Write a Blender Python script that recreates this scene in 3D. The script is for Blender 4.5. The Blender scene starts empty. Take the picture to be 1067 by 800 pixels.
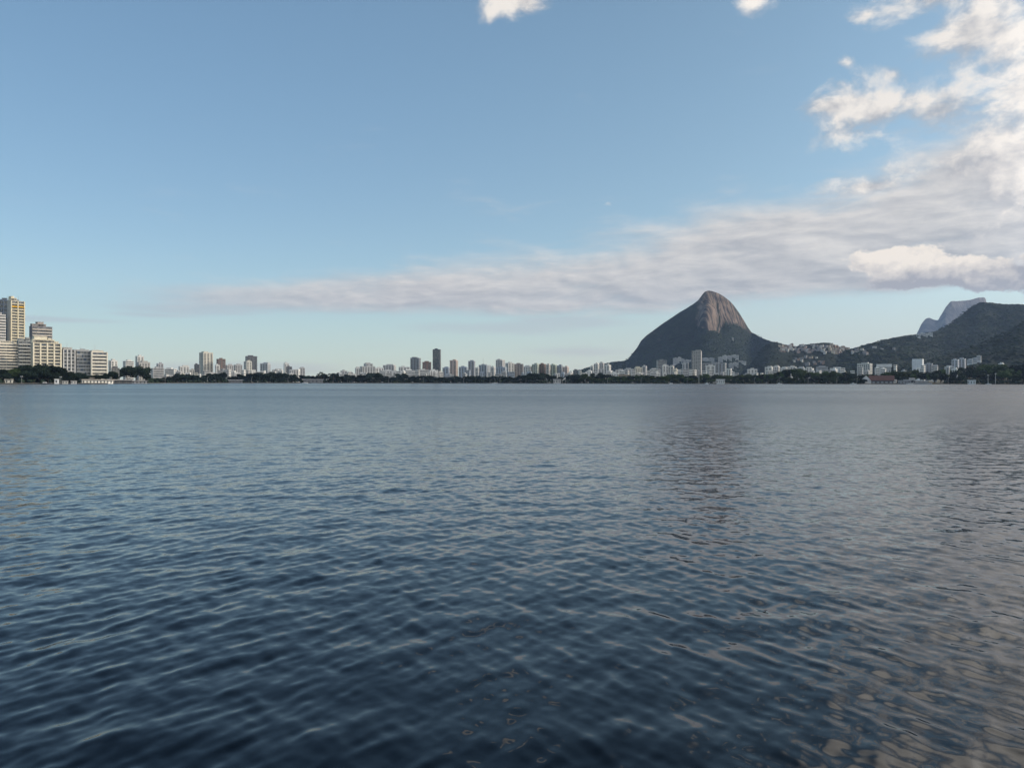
import bpy, math, random
import numpy as np
from math import radians, sin, cos, atan, atan2, pi, sqrt
from mathutils import Vector, Matrix

random.seed(11)
rng = np.random.default_rng(11)
scene = bpy.context.scene
COL = scene.collection

# ------------------------------------------------------------------ camera
F, CX, HY, ROLL, CAMZ = 806.0, 533.5, 398.2, 0.0013, 2.2   # focal length in photo pixels, horizon row, eye height (m)
def horizon(px): return HY + ROLL * (px - CX)
def at(px, py, D):                       # a photo direction taken out to a true depth D in metres
    return Vector(((px - CX) / F * D, D, CAMZ + (horizon(px) - py) / F * D))
cam_d = bpy.data.cameras.new('camera'); cam = bpy.data.objects.new('camera', cam_d); COL.objects.link(cam)
cam_d.sensor_fit = 'HORIZONTAL'; cam_d.sensor_width = 36; cam_d.lens = 36 * F / 1067
cam_d.clip_start = 0.1; cam_d.clip_end = 40000
cam.matrix_world = Matrix.Translation((0, 0, CAMZ)) @ Matrix.Rotation(pi / 2 - (400 - HY) / F, 4, 'X') @ Matrix.Rotation(ROLL, 4, 'Z')
scene.camera = cam
scene.view_settings.view_transform = 'Standard'; scene.view_settings.look = 'None'
scene.view_settings.exposure = 0; scene.view_settings.gamma = 1; scene.view_settings.use_curve_mapping = False
cy = scene.cycles
cy.max_bounces = 5; cy.diffuse_bounces = 2; cy.glossy_bounces = 3; cy.volume_bounces = 1; cy.transmission_bounces = 2
cy.use_denoising = True; cy.denoising_prefilter = 'ACCURATE'
cy.sample_clamp_indirect = 6

# ------------------------------------------------------------------ sun
SUN_AZ, SUN_EL = radians(72), radians(27)
s = Vector((sin(SUN_AZ) * cos(SUN_EL), cos(SUN_AZ) * cos(SUN_EL), sin(SUN_EL)))
sl = bpy.data.lights.new('sun', 'SUN'); sl.energy = 3.0; sl.angle = radians(0.53); sl.color = (1.0, 0.87, 0.69)
so = bpy.data.objects.new('sun', sl); COL.objects.link(so); so.rotation_euler = (-s).to_track_quat('-Z', 'Y').to_euler()

# ------------------------------------------------------------------ node helper
class Nodes:
    def __init__(self, nt):
        self.nt = nt; nt.nodes.clear()
    def n(self, typ, **kw):
        nd = self.nt.nodes.new(typ)
        for k, v in kw.items(): setattr(nd, k, v)
        return nd
    def set(self, sock, v):
        if isinstance(v, bpy.types.NodeSocket): self.nt.links.new(v, sock)
        elif v is not None: sock.default_value = v
    def m(self, op, a, b=None, c=None, clamp=False):
        nd = self.n('ShaderNodeMath', operation=op, use_clamp=clamp)
        for i, v in enumerate((a, b, c)): self.set(nd.inputs[i], v)
        return nd.outputs[0]
    def v(self, op, a, b=None, scale=None):
        nd = self.n('ShaderNodeVectorMath', operation=op)
        self.set(nd.inputs[0], a); self.set(nd.inputs[1], b)
        if scale is not None: self.set(nd.inputs['Scale'], scale)
        return nd.outputs['Value'] if op in ('DOT_PRODUCT', 'LENGTH') else nd.outputs[0]
    def xyz(self, x, y, z):
        nd = self.n('ShaderNodeCombineXYZ')
        for i, v in enumerate((x, y, z)): self.set(nd.inputs[i], v)
        return nd.outputs[0]
    def sep(self, v):
        nd = self.n('ShaderNodeSeparateXYZ'); self.set(nd.inputs[0], v); return nd.outputs
    def step(self, v, a, b, lo=0.0, hi=1.0):
        nd = self.n('ShaderNodeMapRange', interpolation_type='SMOOTHSTEP')
        for i, q in enumerate((v, a, b, lo, hi)): self.set(nd.inputs[i], q)
        return nd.outputs[0]
    def noise(self, vec, scale=1.0, detail=4.0, rough=0.55, dist=0.0, color=False):
        nd = self.n('ShaderNodeTexNoise'); self.set(nd.inputs['Vector'], vec)
        nd.inputs['Scale'].default_value = scale; nd.inputs['Detail'].default_value = detail
        nd.inputs['Roughness'].default_value = rough; nd.inputs['Distortion'].default_value = dist
        return nd.outputs['Color' if color else 'Fac']
    def mix(self, f, a, b):
        nd = self.n('ShaderNodeMix', data_type='RGBA')
        self.set(nd.inputs['Factor'], f)
        for sock, v in ((nd.inputs[6], a), (nd.inputs[7], b)):
            self.set(sock, v if isinstance(v, bpy.types.NodeSocket) else (*v, 1.0))
        return nd.outputs[2]
    def curve(self, v, pts):
        nd = self.n('ShaderNodeFloatCurve'); cu = nd.mapping.curves[0]
        self.set(nd.inputs['Value'], v)
        while len(cu.points) < len(pts): cu.points.new(0.5, 0.5)
        for p, (x, y) in zip(cu.points, pts): p.location = (x, y); p.handle_type = 'AUTO_CLAMPED'
        nd.mapping.use_clip = False; nd.mapping.update()
        return nd.outputs[0]

# ------------------------------------------------------------------ sky: Nishita + clouds (all laid out by compass direction and elevation)
world = bpy.data.worlds.new('World'); scene.world = world; world.use_nodes = True
W = Nodes(world.node_tree)
SKY_K = 0.145
sky = W.n('ShaderNodeTexSky', sky_type='NISHITA', sun_disc=False)
sky.sun_elevation = SUN_EL; sky.sun_rotation = SUN_AZ
sky.air_density = 0.95; sky.dust_density = 0.35; sky.ozone_density = 2.8
world.cycles.sampling_method = 'MANUAL'; world.cycles.sample_map_resolution = 512
d = W.n('ShaderNodeTexCoord').outputs['Generated']
dx, dy, dz = W.sep(d)
K = 806.0
AZ = W.m('MULTIPLY', W.m('ARCTAN2', dx, dy), K)
EL = W.m('MULTIPLY', W.m('ARCSINE', dz), K)
def ang(px, py):
    az = atan((px - CX) / F); return az * K, atan((horizon(px) - py) / F * cos(az)) * K
def over(base, col, alpha): return W.mix(alpha, base, col)
SUNW = W.m('ADD', W.m('MULTIPLY', W.v('DOT_PRODUCT', d, tuple(s)), 0.5), 0.5)     # 1 toward the sun

skycol = W.v('SCALE', W.v('MULTIPLY', sky.outputs[0], W.mix(W.step(EL, 60.0, 360.0), (1.17, 1.16, 1.03), (1.27, 1.31, 1.14))), scale=W.step(EL, 420.0, 800.0, 1.0, 0.55))
skycol = W.v('MULTIPLY', skycol, W.mix(W.step(AZ, -450.0, 300.0), (1.0, 1.0, 1.0), (0.80, 0.76, 0.71)))
def cl(*c): return tuple(q / SKY_K for q in c)

# main deck: a layer seen in perspective
a01 = W.m('DIVIDE', W.m('ADD', AZ, 1000.0), 3000.0)
def edge(pts, extra):
    out = []
    for px, py in pts:
        A, E = ang(px, py); out.append(((A + 1000) / 3000, E / 1000))
    out += [((A + 1000) / 3000, E / 1000) for A, E in extra]
    return W.m('MULTIPLY', W.curve(a01, out), 1000.0)
lo = edge([(100, 324), (250, 333), (400, 333), (500, 336), (620, 336), (700, 330), (800, 318), (860, 316), (950, 312), (1067, 304)],
          [(700, 120), (1000, 150), (2000, 200)])
hi = edge([(100, 316), (250, 297), (350, 286), (450, 271), (550, 250), (620, 238), (700, 208), (760, 184), (820, 180), (900, 168), (960, 130), (1067, 95)],
          [(540, 360), (700, 520), (1000, 760), (2000, 600)])
pz = W.m('ADD', dz, 0.09)
deckp = W.xyz(W.m('DIVIDE', dx, pz), W.m('DIVIDE', dy, pz), 3.1)
f1 = W.noise(deckp, 1.5, 7, 0.60, 0.35)
streakp = W.xyz(W.m('DIVIDE', AZ, 64.0), W.m('DIVIDE', EL, 15.0), 0.7)
f2 = W.noise(streakp, 1.0, 6, 0.6, 0.3)
fd = W.m('ADD', W.m('MULTIPLY', f1, 0.55), W.m('MULTIPLY', f2, 0.45))
m_lo = W.step(W.m('SUBTRACT', EL, lo), -6.0, 24.0)
m_hi = W.step(W.m('SUBTRACT', hi, EL), -20.0, W.step(AZ, -250.0, 150.0, 26.0, 70.0))
m_left = W.step(AZ, -470.0, -120.0, 0.42, 1.0)
deck = W.step(W.m('ADD', W.m('MULTIPLY', m_lo, m_hi), W.m('MULTIPLY', W.m('SUBTRACT', fd, 0.5), 1.7)), 0.10, 0.95)
deck_a = W.m('MULTIPLY', deck, W.m('MULTIPLY', m_left, 0.92))
f1b = W.noise(W.v('ADD', deckp, (0.10, -0.12, 0.0)), 1.5, 7, 0.60, 0.35)
f2b = W.noise(W.v('ADD', streakp, (0.12, 0.32, 0.0)), 1.0, 6, 0.6, 0.3)
lit = W.m('ADD', W.m('MULTIPLY', W.m('SUBTRACT', f1, f1b), 1.3), W.m('MULTIPLY', W.m('SUBTRACT', f2, f2b), 1.8))
up = W.step(W.m('DIVIDE', W.m('SUBTRACT', EL, lo), W.m('SUBTRACT', hi, lo)), 0.0, 0.8)
tone = W.m('ADD', W.m('ADD', 0.30, lit), W.m('MULTIPLY', up, 0.38), clamp=True)
deck_c = W.mix(tone, cl(0.44, 0.435, 0.45), cl(0.79, 0.74, 0.69))

# cumulus puffs: (px, py, rx, ry, weight)
def field(puffs, px_scale, seed, sx=1.0, sy=1.0, detail=7, warp=0.5):
    P = None
    for px, py, rx, ry, w in puffs:
        A, E = ang(px, py)
        u = W.m('DIVIDE', W.m('SUBTRACT', AZ, A), rx); v = W.m('DIVIDE', W.m('SUBTRACT', EL, E), ry)
        q = W.m('SUBTRACT', w, W.m('SQRT', W.m('ADD', W.m('MULTIPLY', u, u), W.m('MULTIPLY', v, v))))
        P = q if P is None else W.m('SMOOTH_MAX', P, q, 0.25)
    p = W.xyz(W.m('DIVIDE', AZ, px_scale * sx), W.m('DIVIDE', EL, px_scale * sy), seed)
    n1 = W.noise(p, 1.0, detail, 0.6, warp)
    n2 = W.noise(W.v('ADD', p, (0.16, 0.30, 0.0)), 1.0, detail, 0.6, warp)
    return P, n1, n2
upper = [(925, 115, 80, 38, .92), (880, 110, 60, 15, .9), (970, 118, 58, 42, .92), (930, 78, 44, 24, .75), (1035, 38, 84, 54, 1.0), (970, -5, 60, 26, .95),
         (1000, 178, 90, 34, .85), (1060, 175, 66, 50, 1.1), (545, 3, 52, 17, 1.0), (783, 2, 26, 18, .85), (902, 15, 26, 12, .6), (634, 212, 16, 9, .3),
         (880, 65, 26, 14, .3), (818, 160, 22, 8, .4), (1140, 60, 90, 90, 1.1), (1230, -40, 120, 90, 1.1), (1180, 200, 100, 60, 1.0),
         (1120, -110, 90, 50, 1.0), (1330, 90, 120, 120, 1.1), (905, 195, 70, 16, .85)]
P, n1, n2 = field(upper, 54.0, 2.0, 1.3, 0.9, 9, 0.2)
puff = W.step(W.m('ADD', P, W.m('MULTIPLY', W.m('SUBTRACT', n1, 0.5), 3.1)), 0.02, 0.86)
ptone = W.m('ADD', W.m('SUBTRACT', W.m('ADD', 0.66, W.m('MULTIPLY', W.m('SUBTRACT', n1, n2), 5.0)), W.m('MULTIPLY', W.step(W.m('ADD', P, W.m('MULTIPLY', W.m('SUBTRACT', n1, 0.5), 3.1)), 0.55, 1.7), 0.62)), W.m('MULTIPLY', W.m('SUBTRACT', puff, 0.8), 0.5), clamp=True)
puff_c = W.mix(ptone, cl(0.46, 0.46, 0.48), cl(0.93, 0.865, 0.79))
# the low crisp cumulus over the right-hand hills
low = [(935, 272, 56, 15, 1.0), (985, 282, 80, 17, 1.0), (1050, 288, 80, 15, 1.0), (905, 276, 34, 12, .9), (1130, 285, 90, 18, 1.0), (950, 292, 50, 13, 1.0), (940, 262, 30, 12, .8)]
Q, c1, c2 = field(low, 26.0, 5.5, 1.3, 1.0, 6, 0.2)
cum = W.step(W.m('ADD', Q, W.m('MULTIPLY', W.m('SUBTRACT', c1, 0.5), 1.5)), 0.16, 0.36)
ch = W.step(EL, ang(950, 306)[1], ang(950, 262)[1])
ctone = W.m('ADD', W.m('ADD', W.m('MULTIPLY', ch, 1.25), -0.14), W.m('MULTIPLY', W.m('SUBTRACT', c1, c2), 2.2), clamp=True)
cum_c = W.mix(ctone, cl(0.40, 0.395, 0.42), cl(1.0, 0.90, 0.78))
# thin grey streaks low over the city
thin = [(300, 313, 190, 15, 1.1), (410, 300, 130, 17, 1.1), (210, 323, 110, 9, 1.0), (520, 342, 120, 10, 1.0), (590, 336, 90, 8, 1.0), (60, 333, 90, 5, .9), (160, 328, 80, 5, .8), (270, 384, 120, 9, 1.0), (600, 366, 120, 10, .8)]
T, t1, t2 = field(thin, 50.0, 9.0, 2.5, 0.5, 5, 0.2)
thin_a = W.m('MULTIPLY', W.step(W.m('ADD', T, W.m('MULTIPLY', W.m('SUBTRACT', t1, 0.5), 1.2)), 0.05, 0.8), 0.40)
# unseen broken cloud added above and right of the view for the water's reflection
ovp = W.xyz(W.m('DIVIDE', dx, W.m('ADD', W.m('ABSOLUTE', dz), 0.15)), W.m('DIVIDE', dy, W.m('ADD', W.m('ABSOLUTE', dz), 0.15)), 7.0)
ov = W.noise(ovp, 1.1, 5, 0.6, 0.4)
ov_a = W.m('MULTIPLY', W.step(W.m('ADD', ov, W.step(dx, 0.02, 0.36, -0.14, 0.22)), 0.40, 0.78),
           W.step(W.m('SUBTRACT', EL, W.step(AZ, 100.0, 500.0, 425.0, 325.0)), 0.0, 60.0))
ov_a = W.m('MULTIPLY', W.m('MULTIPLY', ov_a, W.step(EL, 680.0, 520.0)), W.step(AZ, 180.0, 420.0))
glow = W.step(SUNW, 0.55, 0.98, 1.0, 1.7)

veil = W.m('MULTIPLY', W.step(EL, 135.0, -10.0), W.step(AZ, -100.0, 330.0, 0.5, 0.85))
c = over(skycol, W.mix(W.step(AZ, -200.0, 330.0), cl(0.475, 0.61, 0.66), cl(0.53, 0.575, 0.605)), veil)
c = over(c, cl(0.50, 0.505, 0.54), thin_a)
offview_gain = W.m('MULTIPLY', W.step(AZ, 400.0, 820.0, 1.0, 3.0), W.m('MULTIPLY_ADD', W.m('MULTIPLY', W.step(EL, 325.0, 430.0), W.step(AZ, 120.0, 330.0)), 0.85, 1.0))  # added gain on clouds beyond the view, to brighten their reflection in the water
c = over(c, W.v('SCALE', cl(0.92, 0.86, 0.78), scale=offview_gain), ov_a)
c = over(c, W.v('SCALE', deck_c, scale=offview_gain), deck_a)
c = over(c, W.v('SCALE', puff_c, scale=offview_gain), W.m('MULTIPLY', puff, 0.96))
c = over(c, cum_c, W.m('MULTIPLY', cum, 0.97))
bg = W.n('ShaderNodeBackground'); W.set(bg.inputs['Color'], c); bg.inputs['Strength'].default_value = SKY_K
W.nt.links.new(bg.outputs[0], W.n('ShaderNodeOutputWorld').inputs[0])

# ------------------------------------------------------------------ tagging and mesh helpers
def tag(o, label=None, cat=None, group=None, kind=None):
    for k, v in (('label', label), ('category', cat), ('group', group), ('kind', kind)):
        if v: o[k] = v
    return o
def link(name, me, parent=None, mat=None):
    o = bpy.data.objects.new(name, me); COL.objects.link(o)
    if parent is not None: o.parent = parent
    if mat is not None and me is not None and not me.materials: me.materials.append(mat)
    return o
def empty(name, loc, rz=0.0, sc=None):
    o = bpy.data.objects.new(name, None); COL.objects.link(o); o.location = loc; o.rotation_euler = (0, 0, rz)
    o.empty_display_size = 1
    if sc is not None: o.scale = sc
    return o
def mesh_np(name, V, Fq, smooth=False):
    V = np.asarray(V, dtype=np.float32); Fq = np.asarray(Fq, dtype=np.int32)
    me = bpy.data.meshes.new(name)
    k = Fq.shape[1]
    me.vertices.add(len(V)); me.vertices.foreach_set('co', V.ravel())
    me.loops.add(Fq.size); me.loops.foreach_set('vertex_index', Fq.ravel())
    me.polygons.add(len(Fq)); me.polygons.foreach_set('loop_start', np.arange(0, Fq.size, k, dtype=np.int32))
    if smooth: me.polygons.foreach_set('use_smooth', np.ones(len(Fq), dtype=bool))
    me.update(calc_edges=True); me.validate()
    return me
class MB:
    def __init__(self): self.V = []; self.Fs = []
    def add(self, vs, fs):
        n = len(self.V); self.V += [tuple(v) for v in vs]; self.Fs += [tuple(i + n for i in f) for f in fs]; return self
    def box(self, x0, x1, y0, y1, z0, z1):
        return self.add([(x0, y0, z0), (x1, y0, z0), (x1, y1, z0), (x0, y1, z0), (x0, y0, z1), (x1, y0, z1), (x1, y1, z1), (x0, y1, z1)],
                        [(3, 2, 1, 0), (4, 5, 6, 7), (0, 1, 5, 4), (1, 2, 6, 5), (2, 3, 7, 6), (3, 0, 4, 7)])
    def prism(self, prof, y0, y1):        # profile in x,z extruded along y
        n = len(prof)
        return self.add([(x, y0, z) for x, z in prof] + [(x, y1, z) for x, z in prof],
                        [tuple(range(n)), tuple(range(2 * n - 1, n - 1, -1))] + [((i + 1) % n, i, i + n, (i + 1) % n + n) for i in range(n)])
    def prism_x(self, prof, x0, x1):      # profile in y,z extruded along x
        n = len(prof)
        return self.add([(x0, y, z) for y, z in prof] + [(x1, y, z) for y, z in prof],
                        [tuple(range(n - 1, -1, -1)), tuple(range(n, 2 * n))] + [(i, (i + 1) % n, (i + 1) % n + n, i + n) for i in range(n)])
    def tube(self, pts, rad, n=7):
        base = len(self.V)
        for i, p in enumerate(pts):
            p = Vector(p); a = Vector(pts[max(0, i - 1)]); b = Vector(pts[min(len(pts) - 1, i + 1)])
            t = (b - a).normalized(); e = t.cross(Vector((0.3, 1, 0.1))).normalized(); g = t.cross(e)
            for j in range(n):
                q = p + (e * cos(2 * pi * j / n) + g * sin(2 * pi * j / n)) * rad[i]; self.V.append(tuple(q))
        for i in range(len(pts) - 1):
            for j in range(n):
                self.Fs.append((base + i * n + j, base + i * n + (j + 1) % n, base + (i + 1) * n + (j + 1) % n, base + (i + 1) * n + j))
        self.Fs.append(tuple(base + (len(pts) - 1) * n + j for j in range(n)))
        return self
    def obj(self, name, mat, parent=None, smooth=False):
        me = bpy.data.meshes.new(name); me.from_pydata(self.V, [], self.Fs); me.update()
        if smooth: me.polygons.foreach_set('use_smooth', [True] * len(me.polygons))
        return link(name, me, parent, mat)

# value noise in numpy
_T = [np.random.default_rng(100 + i).random((256, 256)) for i in range(6)]
def vnoise(x, y, k=0):
    T = _T[k % 6]; xi = np.floor(x).astype(int); yi = np.floor(y).astype(int); fx = x - xi; fy = y - yi
    fx = fx * fx * (3 - 2 * fx); fy = fy * fy * (3 - 2 * fy)
    a = T[xi & 255, yi & 255]; b = T[(xi + 1) & 255, yi & 255]; c_ = T[xi & 255, (yi + 1) & 255]; e = T[(xi + 1) & 255, (yi + 1) & 255]
    return (a * (1 - fx) + b * fx) * (1 - fy) + (c_ * (1 - fx) + e * fx) * fy
def fbm(x, y, oct=4, k=0):
    r = 0; a = 0.5
    for i in range(oct): r = r + a * (vnoise(x * 2 ** i + 17 * i, y * 2 ** i - 9 * i, k + i) - 0.5); a *= 0.5
    return r * 2

# ------------------------------------------------------------------ materials
def new_mat(name):
    m = bpy.data.materials.new(name); m.use_nodes = True
    N = Nodes(m.node_tree); b = N.n('ShaderNodeBsdfPrincipled')
    N.nt.links.new(b.outputs[0], N.n('ShaderNodeOutputMaterial').inputs[0])
    return m, N, b
_wall = {}
def wall_mat(rgb, rough=0.85):
    key = tuple(rgb)
    if key in _wall: return _wall[key]
    m, N, b = new_mat('painted_render')
    p = N.n('ShaderNodeTexCoord').outputs['Object']
    x, y, z = N.sep(p)
    n = N.noise(p, 0.35, 4, 0.6)
    st = N.noise(N.xyz(N.m('MULTIPLY', N.m('ADD', x, y), 0.9), 0.0, N.m('MULTIPLY', z, 0.06)), 1.0, 3, 0.6)
    f = N.m('ADD', N.step(n, 0.35, 0.7, 0.0, 0.5), N.step(st, 0.5, 0.75, 0.0, 0.5))
    N.set(b.inputs['Base Color'], N.mix(f, rgb, tuple(q * 0.72 for q in rgb)))
    b.inputs['Roughness'].default_value = rough
    _wall[key] = m; return m
def glass_mat(spandrel=None, period=3.1, frac=0.36, tint=(0.10, 0.11, 0.115)):
    m, N, b = new_mat('window_glass')
    p = N.n('ShaderNodeTexCoord').outputs['Object']; x, y, z = N.sep(p)
    cell = N.v('FLOOR', N.xyz(N.m('DIVIDE', x, 1.5), N.m('DIVIDE', y, 1.5), N.m('DIVIDE', z, period)))
    wn = N.n('ShaderNodeTexWhiteNoise'); N.set(wn.inputs['Vector'], cell)
    blind = N.step(wn.outputs['Value'], 0.55, 0.8, 0.0, 0.7)
    g = N.mix(blind, tint, (0.26, 0.25, 0.23))
    ro = 0.12
    if spandrel:
        fr = N.m('FRACT', N.m('DIVIDE', z, period)); k = N.m('LESS_THAN', fr, frac)
        g = N.mix(k, g, spandrel); ro = N.m('MULTIPLY_ADD', k, 0.6, 0.15)
    N.set(b.inputs['Base Color'], g); N.set(b.inputs['Roughness'], ro)
    return m
GLASS = glass_mat()
GLASS_BLUE = glass_mat(tint=(0.06, 0.085, 0.12))
_span = {}
def span_glass(rgb, period=3.1, frac=0.36):
    key = (tuple(rgb), period, frac)
    if key not in _span: _span[key] = glass_mat(tuple(q * 0.6 for q in rgb), period, frac)
    return _span[key]
def foliage_mat(name, dark, light, scale):
    m, N, b = new_mat(name)
    p = N.n('ShaderNodeTexCoord').outputs['Object']; r = N.n('ShaderNodeObjectInfo').outputs['Random']
    n = N.noise(N.v('ADD', p, N.xyz(r, r, r)), scale, 3, 0.6)
    g = N.mix(N.step(n, 0.32, 0.68), dark, light)
    hue = N.n('ShaderNodeHueSaturation'); N.set(hue.inputs['Color'], g)
    N.set(hue.inputs['Hue'], N.m('MULTIPLY_ADD', r, 0.05, 0.475)); N.set(hue.inputs['Value'], N.m('MULTIPLY_ADD', r, 0.6, 0.7))
    N.set(b.inputs['Base Color'], hue.outputs[0]); b.inputs['Roughness'].default_value = 0.7
    b.inputs['Specular IOR Level'].default_value = 0.06
    return m
LEAF_DARK = foliage_mat('foliage_dark', (0.009, 0.018, 0.013), (0.024, 0.038, 0.023), 0.25)
LEAF_MID = foliage_mat('foliage_mid', (0.026, 0.046, 0.018), (0.072, 0.096, 0.032), 0.25)
FOREST = foliage_mat('foliage_forest', (0.007, 0.013, 0.007), (0.018, 0.030, 0.013), 0.018)
BARK = wall_mat((0.10, 0.075, 0.055))
WHITE = (0.78, 0.77, 0.74)

# ------------------------------------------------------------------ the lagoon
def water():
    phi = np.concatenate([np.linspace(-110, -43, 40)[:-1], np.linspace(-43, 43, 1050), np.linspace(43, 110, 40)[1:]]) * pi / 180
    r = [2.2]
    while r[-1] < 260: r.append(r[-1] * 1.0032)
    while r[-1] < 2600: r.append(r[-1] * 1.03)
    r = np.array(r)
    R, PH = np.meshgrid(r, phi, indexing='ij')
    X = R * np.sin(PH); Y = R * np.cos(PH)
    Z = np.zeros_like(X); lost = np.zeros_like(X)
    g = np.random.default_rng(5)
    waves = []
    def add(n, l0, l1, ang0, spread, slope):
        for i in range(n):
            L = l0 * (l1 / l0) ** ((i + g.random()) / n)
            waves.append((L, ang0 + g.normal() * spread, slope * sqrt(2.0 / n), g.random() * 2 * pi))
    # two crossing trains, their crests running away left and right, plus a loose chop
    add(28, 0.10, 0.44, radians(-149), radians(15), 0.052)
    add(28, 0.10, 0.44, radians(-31), radians(15), 0.052)
    add(14, 0.5, 1.7, radians(-60), radians(32), 0.034)
    add(20, 0.09, 0.25, radians(-90), radians(50), 0.014)
    dr = np.where(R < 260, 0.0033 * R + 0.007, 50.0)
    patch = 0.75 + 0.8 * (vnoise(X / 3.1 + 40, Y / 3.1 + 9, 1) * 0.6 + vnoise(X / 9.0 + 4, Y / 9.0 + 19, 2) * 0.4 - 0.2)
    for L, th, sl_, ph in waves:
        k = 2 * pi / L
        w = np.clip((L / dr - 2.6) / 3.0, 0, 1); w = w * w * (3 - 2 * w)
        a = k * (X * cos(th) + Y * sin(th)) + ph + 0.9 * vnoise(X / (L * 4) + ph * 7, Y / (L * 4), int(ph * 5))
        sn = np.sin(a)
        Z += (sl_ / k) * w * (sn + 0.22 * (sn * sn - 0.5)) * patch
        lost += (1 - w) * sl_ * sl_ * 0.5
    V = np.stack([X, Y, Z], -1).reshape(-1, 3)
    nr, nc = X.shape
    i = np.arange(nr - 1)[:, None] * nc + np.arange(nc - 1)[None, :]
    q = np.stack([i, i + nc, i + nc + 1, i + 1], -1).reshape(-1, 4)[:, ::-1]
    me = mesh_np('lagoon_water', V, q, True)
    at_ = me.attributes.new('chop', 'FLOAT', 'POINT'); at_.data.foreach_set('value', np.sqrt(lost).astype(np.float32).ravel())
    m, N, b = new_mat('lagoon_surface')
    geo = N.n('ShaderNodeNewGeometry'); pos = geo.outputs['Position']
    chop = N.n('ShaderNodeAttribute', attribute_name='chop').outputs['Fac']
    px_, py_, pz_ = N.sep(pos)
    gust = N.noise(N.xyz(N.m('MULTIPLY', px_, 0.0022), N.m('MULTIPLY', py_, 0.008), 0.0), 1.0, 3, 0.55)
    gustk = N.step(gust, 0.30, 0.70, 0.55, 1.35)
    c1 = N.v('SUBTRACT', N.noise(pos, 8.0, 2, 0.6, 0.0, True), (0.5, 0.5, 0.5))
    c2 = N.v('SUBTRACT', N.noise(N.v('MULTIPLY', pos, (0.6, 1.0, 1.0)), 3.2, 2, 0.6, 0.0, True), (0.5, 0.5, 0.5))
    fine = N.v('SUBTRACT', N.noise(pos, 9.0, 2, 0.55, 0.0, True), (0.5, 0.5, 0.5))
    rad = N.v('LENGTH', pos)
    amp = N.m('MULTIPLY', N.m('MULTIPLY', chop, gustk), N.step(rad, 60.0, 350.0, 5.5, 2.4))
    vec = N.v('ADD', N.v('SCALE', N.v('ADD', c1, c2), scale=amp), N.v('SCALE', fine, scale=0.03))
    vx, vy, vz = N.sep(vec)
    nrm = N.v('NORMALIZE', N.v('ADD', geo.outputs['Normal'], N.xyz(vx, vy, 0.0)))
    N.set(b.inputs['Normal'], nrm)
    b.inputs['Base Color'].default_value = (0.0005, 0.002, 0.0045, 1)
    b.inputs['Specular Tint'].default_value = (0.93, 1.0, 1.07, 1)
    b.inputs['IOR'].default_value = 1.333
    N.set(b.inputs['Roughness'], N.m('SQRT', N.m('MULTIPLY_ADD', N.m('MULTIPLY', chop, gustk), N.step(rad, 9.0, 75.0, 0.16, 0.80), 0.0006)))
    o = link('lagoon_water', me, None, m)
    tag(o, 'rippled dark blue lagoon water filling the foreground', 'water', kind='structure')
if not globals().get('NO_WATER'): water()

# ------------------------------------------------------------------ land: shoreline depth by direction
SHORE = [(-500, 560), (-200, 640), (0, 720), (25, 740), (110, 800), (160, 1040), (240, 1300), (330, 1400), (450, 1450), (600, 1350), (660, 1260), (800, 1200),
         (900, 1150), (1067, 1100), (1300, 980), (1800, 760)]
SX = np.array([p[0] for p in SHORE], float); SD = np.array([p[1] for p in SHORE], float)
def shore(px): return np.interp(px, SX, SD)
def slope(px): return np.interp(px, [-300, 0, 60, 120, 900, 960, 1030, 1200], [.03, .02, .01, 0, 0, .012, .05, .06])
def ground(px, D):
    dd = np.maximum(D - shore(px), 0)
    return 0.9 + np.minimum(dd, 60) * 0.012 + slope(px) * np.clip(dd - 25, 0, 300)
def land():
    px = np.linspace(-800, 2000, 420)
    offs = np.array([-1.5, 0.0, 0.4, 3, 10, 25, 45, 70, 110, 180, 330, 700, 1500, 3500, 8600])
    wob = 6 * fbm(px / 9.0, px * 0 + 3.3, 3, 2)
    P, O = np.meshgrid(px, offs, indexing='xy')
    S_ = shore(P) + wob[None, :]
    D = np.minimum(S_ + O, 9900)
    Z = ground(P, D + 0) ; Z[0, :] = -0.6; Z[1, :] = 0.02; Z[2, :] = 0.75
    Z[4:] += 0.25 * fbm(P[4:] / 5, D[4:] / 20, 3, 1)
    V = np.stack([(P - CX) / F * D, D, Z], -1).reshape(-1, 3)
    nr, nc = P.shape
    i = np.arange(nr - 1)[:, None] * nc + np.arange(nc - 1)[None, :]
    q = np.stack([i, i + 1, i + nc + 1, i + nc], -1).reshape(-1, 4)
    m, N, b = new_mat('shore_ground')
    pos = N.n('ShaderNodeNewGeometry').outputs['Position']
    x, y, z = N.sep(pos)
    g = N.mix(N.step(N.noise(pos, 0.06, 4, 0.6), 0.4, 0.62), (0.035, 0.045, 0.02), (0.10, 0.085, 0.055))
    g = N.mix(N.step(z, 0.72, 0.8), (0.045, 0.043, 0.04), g)
    N.set(b.inputs['Base Color'], g); b.inputs['Roughness'].default_value = 0.95
    o = link('ground', mesh_np('ground', V, q, False), None, m)
    tag(o, 'low dark lake shore with its stone edge at the waterline', 'ground', kind='structure')
land()

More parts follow.
